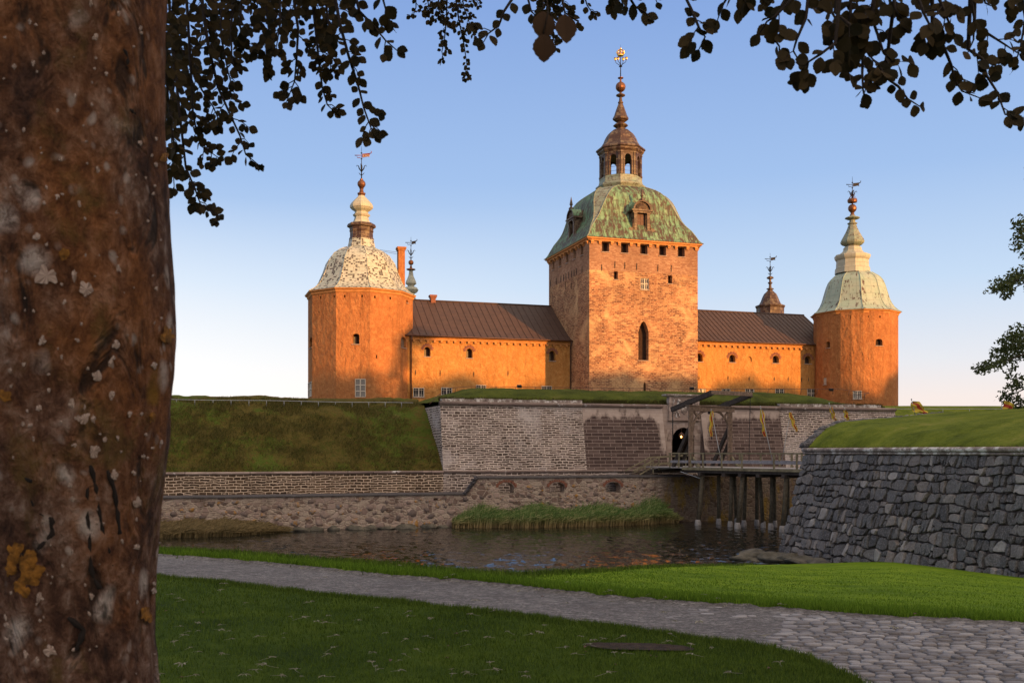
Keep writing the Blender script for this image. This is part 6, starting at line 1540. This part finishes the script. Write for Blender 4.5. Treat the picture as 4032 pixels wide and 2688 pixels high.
# ---------------------------------------------------------------- park trees behind the photographer, whose tops shade the foreground
AZ=(.724,-.69); PW=(.69,.724)
mw=MB(); vs=[]; rr=random.Random(2)
for i in range(84):
    w=-70+6.1*(i%42)+(3 if i>41 else 0); d=88+rr.uniform(-5,5)+(10 if i>41 else 0); x=AZ[0]*d+PW[0]*w; y=AZ[1]*d+PW[1]*w
    H=WOODH+(.9 if i>41 else 0)+rr.uniform(-.5,.5)- (1.0*math.exp(-((w-79)/6.)**2))-(1.9*math.exp(-((w-100)/22)**2)) -(2.5*math.exp(-((w-130)/30)**2))
    mw.tube([V(x,y,-1.7),V(x+.3,y,H*.5),V(x,y,H*.85)],[.5,.35,.12],7)
    for k in range(11):
        a=rr.uniform(0,6.28); q=rr.uniform(0,3.2); zc2=H*((k%6)*.14+.06+rr.uniform(0,.08)); r_=rr.uniform(4.,5.4)
        zc2=min(zc2,H-r_*.75); mw.blob(V(x+q*math.cos(a),y+q*math.sin(a),zc2),r_*.8,r_*.8,r_*.7,i*9+k,.2,9,7)
        vs.append(cards(90,(x+q*math.cos(a),y+q*math.sin(a),zc2),(r_,r_,r_*.85),.5,i*11+k))
ob=mw.build('park_wood',m_trunk); tag(ob,'line of tall park trees behind the camera','trees',None,'stuff')
ob=np_tris('park_foliage',np.concatenate(vs),4,m_tleaf); tag(ob,'foliage of the park trees behind the camera','trees',None,'stuff')
# ---------------------------------------------------------------- sky, sun, camera
w=bpy.data.worlds.new("World"); scene.world=w; w.use_nodes=True; nt=w.node_tree; bg=nt.nodes['Background']
sky=nt.nodes.new('ShaderNodeTexSky'); sky.sky_type='NISHITA'; sky.sun_disc=False; sky.sun_elevation=R(SUN_EL); az=math.atan2(AZ[0],AZ[1]); sky.sun_rotation=az
sky.air_density=1.; sky.dust_density=SKY_DUST; sky.ozone_density=SKY_OZ; sky.altitude=10
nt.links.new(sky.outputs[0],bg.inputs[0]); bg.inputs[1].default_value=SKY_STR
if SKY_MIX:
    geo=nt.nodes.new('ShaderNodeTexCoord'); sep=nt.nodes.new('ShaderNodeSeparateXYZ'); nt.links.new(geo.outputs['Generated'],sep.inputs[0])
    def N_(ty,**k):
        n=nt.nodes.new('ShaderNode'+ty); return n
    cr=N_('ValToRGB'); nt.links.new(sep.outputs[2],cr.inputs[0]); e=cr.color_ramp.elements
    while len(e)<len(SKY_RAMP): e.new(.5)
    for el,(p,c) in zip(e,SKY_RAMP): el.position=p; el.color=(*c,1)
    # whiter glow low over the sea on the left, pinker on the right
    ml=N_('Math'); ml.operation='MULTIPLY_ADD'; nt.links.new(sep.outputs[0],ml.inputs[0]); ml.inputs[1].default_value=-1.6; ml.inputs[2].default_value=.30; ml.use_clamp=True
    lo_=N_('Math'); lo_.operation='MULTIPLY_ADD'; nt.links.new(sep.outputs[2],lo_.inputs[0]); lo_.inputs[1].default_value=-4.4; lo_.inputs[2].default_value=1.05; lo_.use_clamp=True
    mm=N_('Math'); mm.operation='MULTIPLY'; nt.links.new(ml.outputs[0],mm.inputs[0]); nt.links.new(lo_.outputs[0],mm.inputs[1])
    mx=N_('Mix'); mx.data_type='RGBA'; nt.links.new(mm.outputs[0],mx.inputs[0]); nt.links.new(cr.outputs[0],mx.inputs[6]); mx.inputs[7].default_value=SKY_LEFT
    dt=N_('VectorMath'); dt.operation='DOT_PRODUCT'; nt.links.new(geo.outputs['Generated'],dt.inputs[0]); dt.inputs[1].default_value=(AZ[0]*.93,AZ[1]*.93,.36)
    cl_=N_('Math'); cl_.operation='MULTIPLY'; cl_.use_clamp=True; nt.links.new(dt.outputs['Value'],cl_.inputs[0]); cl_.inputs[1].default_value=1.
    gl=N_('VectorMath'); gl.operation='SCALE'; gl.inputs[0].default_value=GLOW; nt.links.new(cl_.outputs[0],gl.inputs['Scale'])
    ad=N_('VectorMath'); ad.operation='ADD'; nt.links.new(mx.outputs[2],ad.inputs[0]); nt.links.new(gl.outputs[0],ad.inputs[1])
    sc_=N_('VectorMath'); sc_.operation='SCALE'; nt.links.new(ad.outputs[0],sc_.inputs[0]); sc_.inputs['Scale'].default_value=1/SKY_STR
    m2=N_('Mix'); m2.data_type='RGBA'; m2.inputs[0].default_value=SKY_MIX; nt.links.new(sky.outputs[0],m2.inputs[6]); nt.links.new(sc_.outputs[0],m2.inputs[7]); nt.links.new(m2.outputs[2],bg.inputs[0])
sd=bpy.data.lights.new('sun','SUN'); sd.energy=SUN_E; sd.angle=R(.6); sd.color=SUN_C; so=bpy.data.objects.new('sun',sd); scene.collection.objects.link(so)
dv=Vector((AZ[0]*math.cos(R(SUN_EL)),AZ[1]*math.cos(R(SUN_EL)),math.sin(R(SUN_EL)))); so.rotation_euler=dv.to_track_quat('Z','Y').to_euler(); so.location=(60,-60,40)
cd=bpy.data.cameras.new('camera'); cam=bpy.data.objects.new('camera',cd); scene.collection.objects.link(cam); scene.camera=cam
cam.location=(0,0,EYE); cam.rotation_euler=(pi/2,0,0); cd.sensor_width=36; cd.lens=F/4032*36; cd.shift_y=(HY-1344)/4032; cd.clip_end=9000; cd.clip_start=.05
cd.dof.use_dof=True; cd.dof.focus_distance=60; cd.dof.aperture_fstop=9.0
scene.render.engine='CYCLES'; scene.view_settings.view_transform='Standard'; scene.view_settings.look='None'; scene.view_settings.exposure=EXPO; scene.view_settings.gamma=1
scene.cycles.max_bounces=6
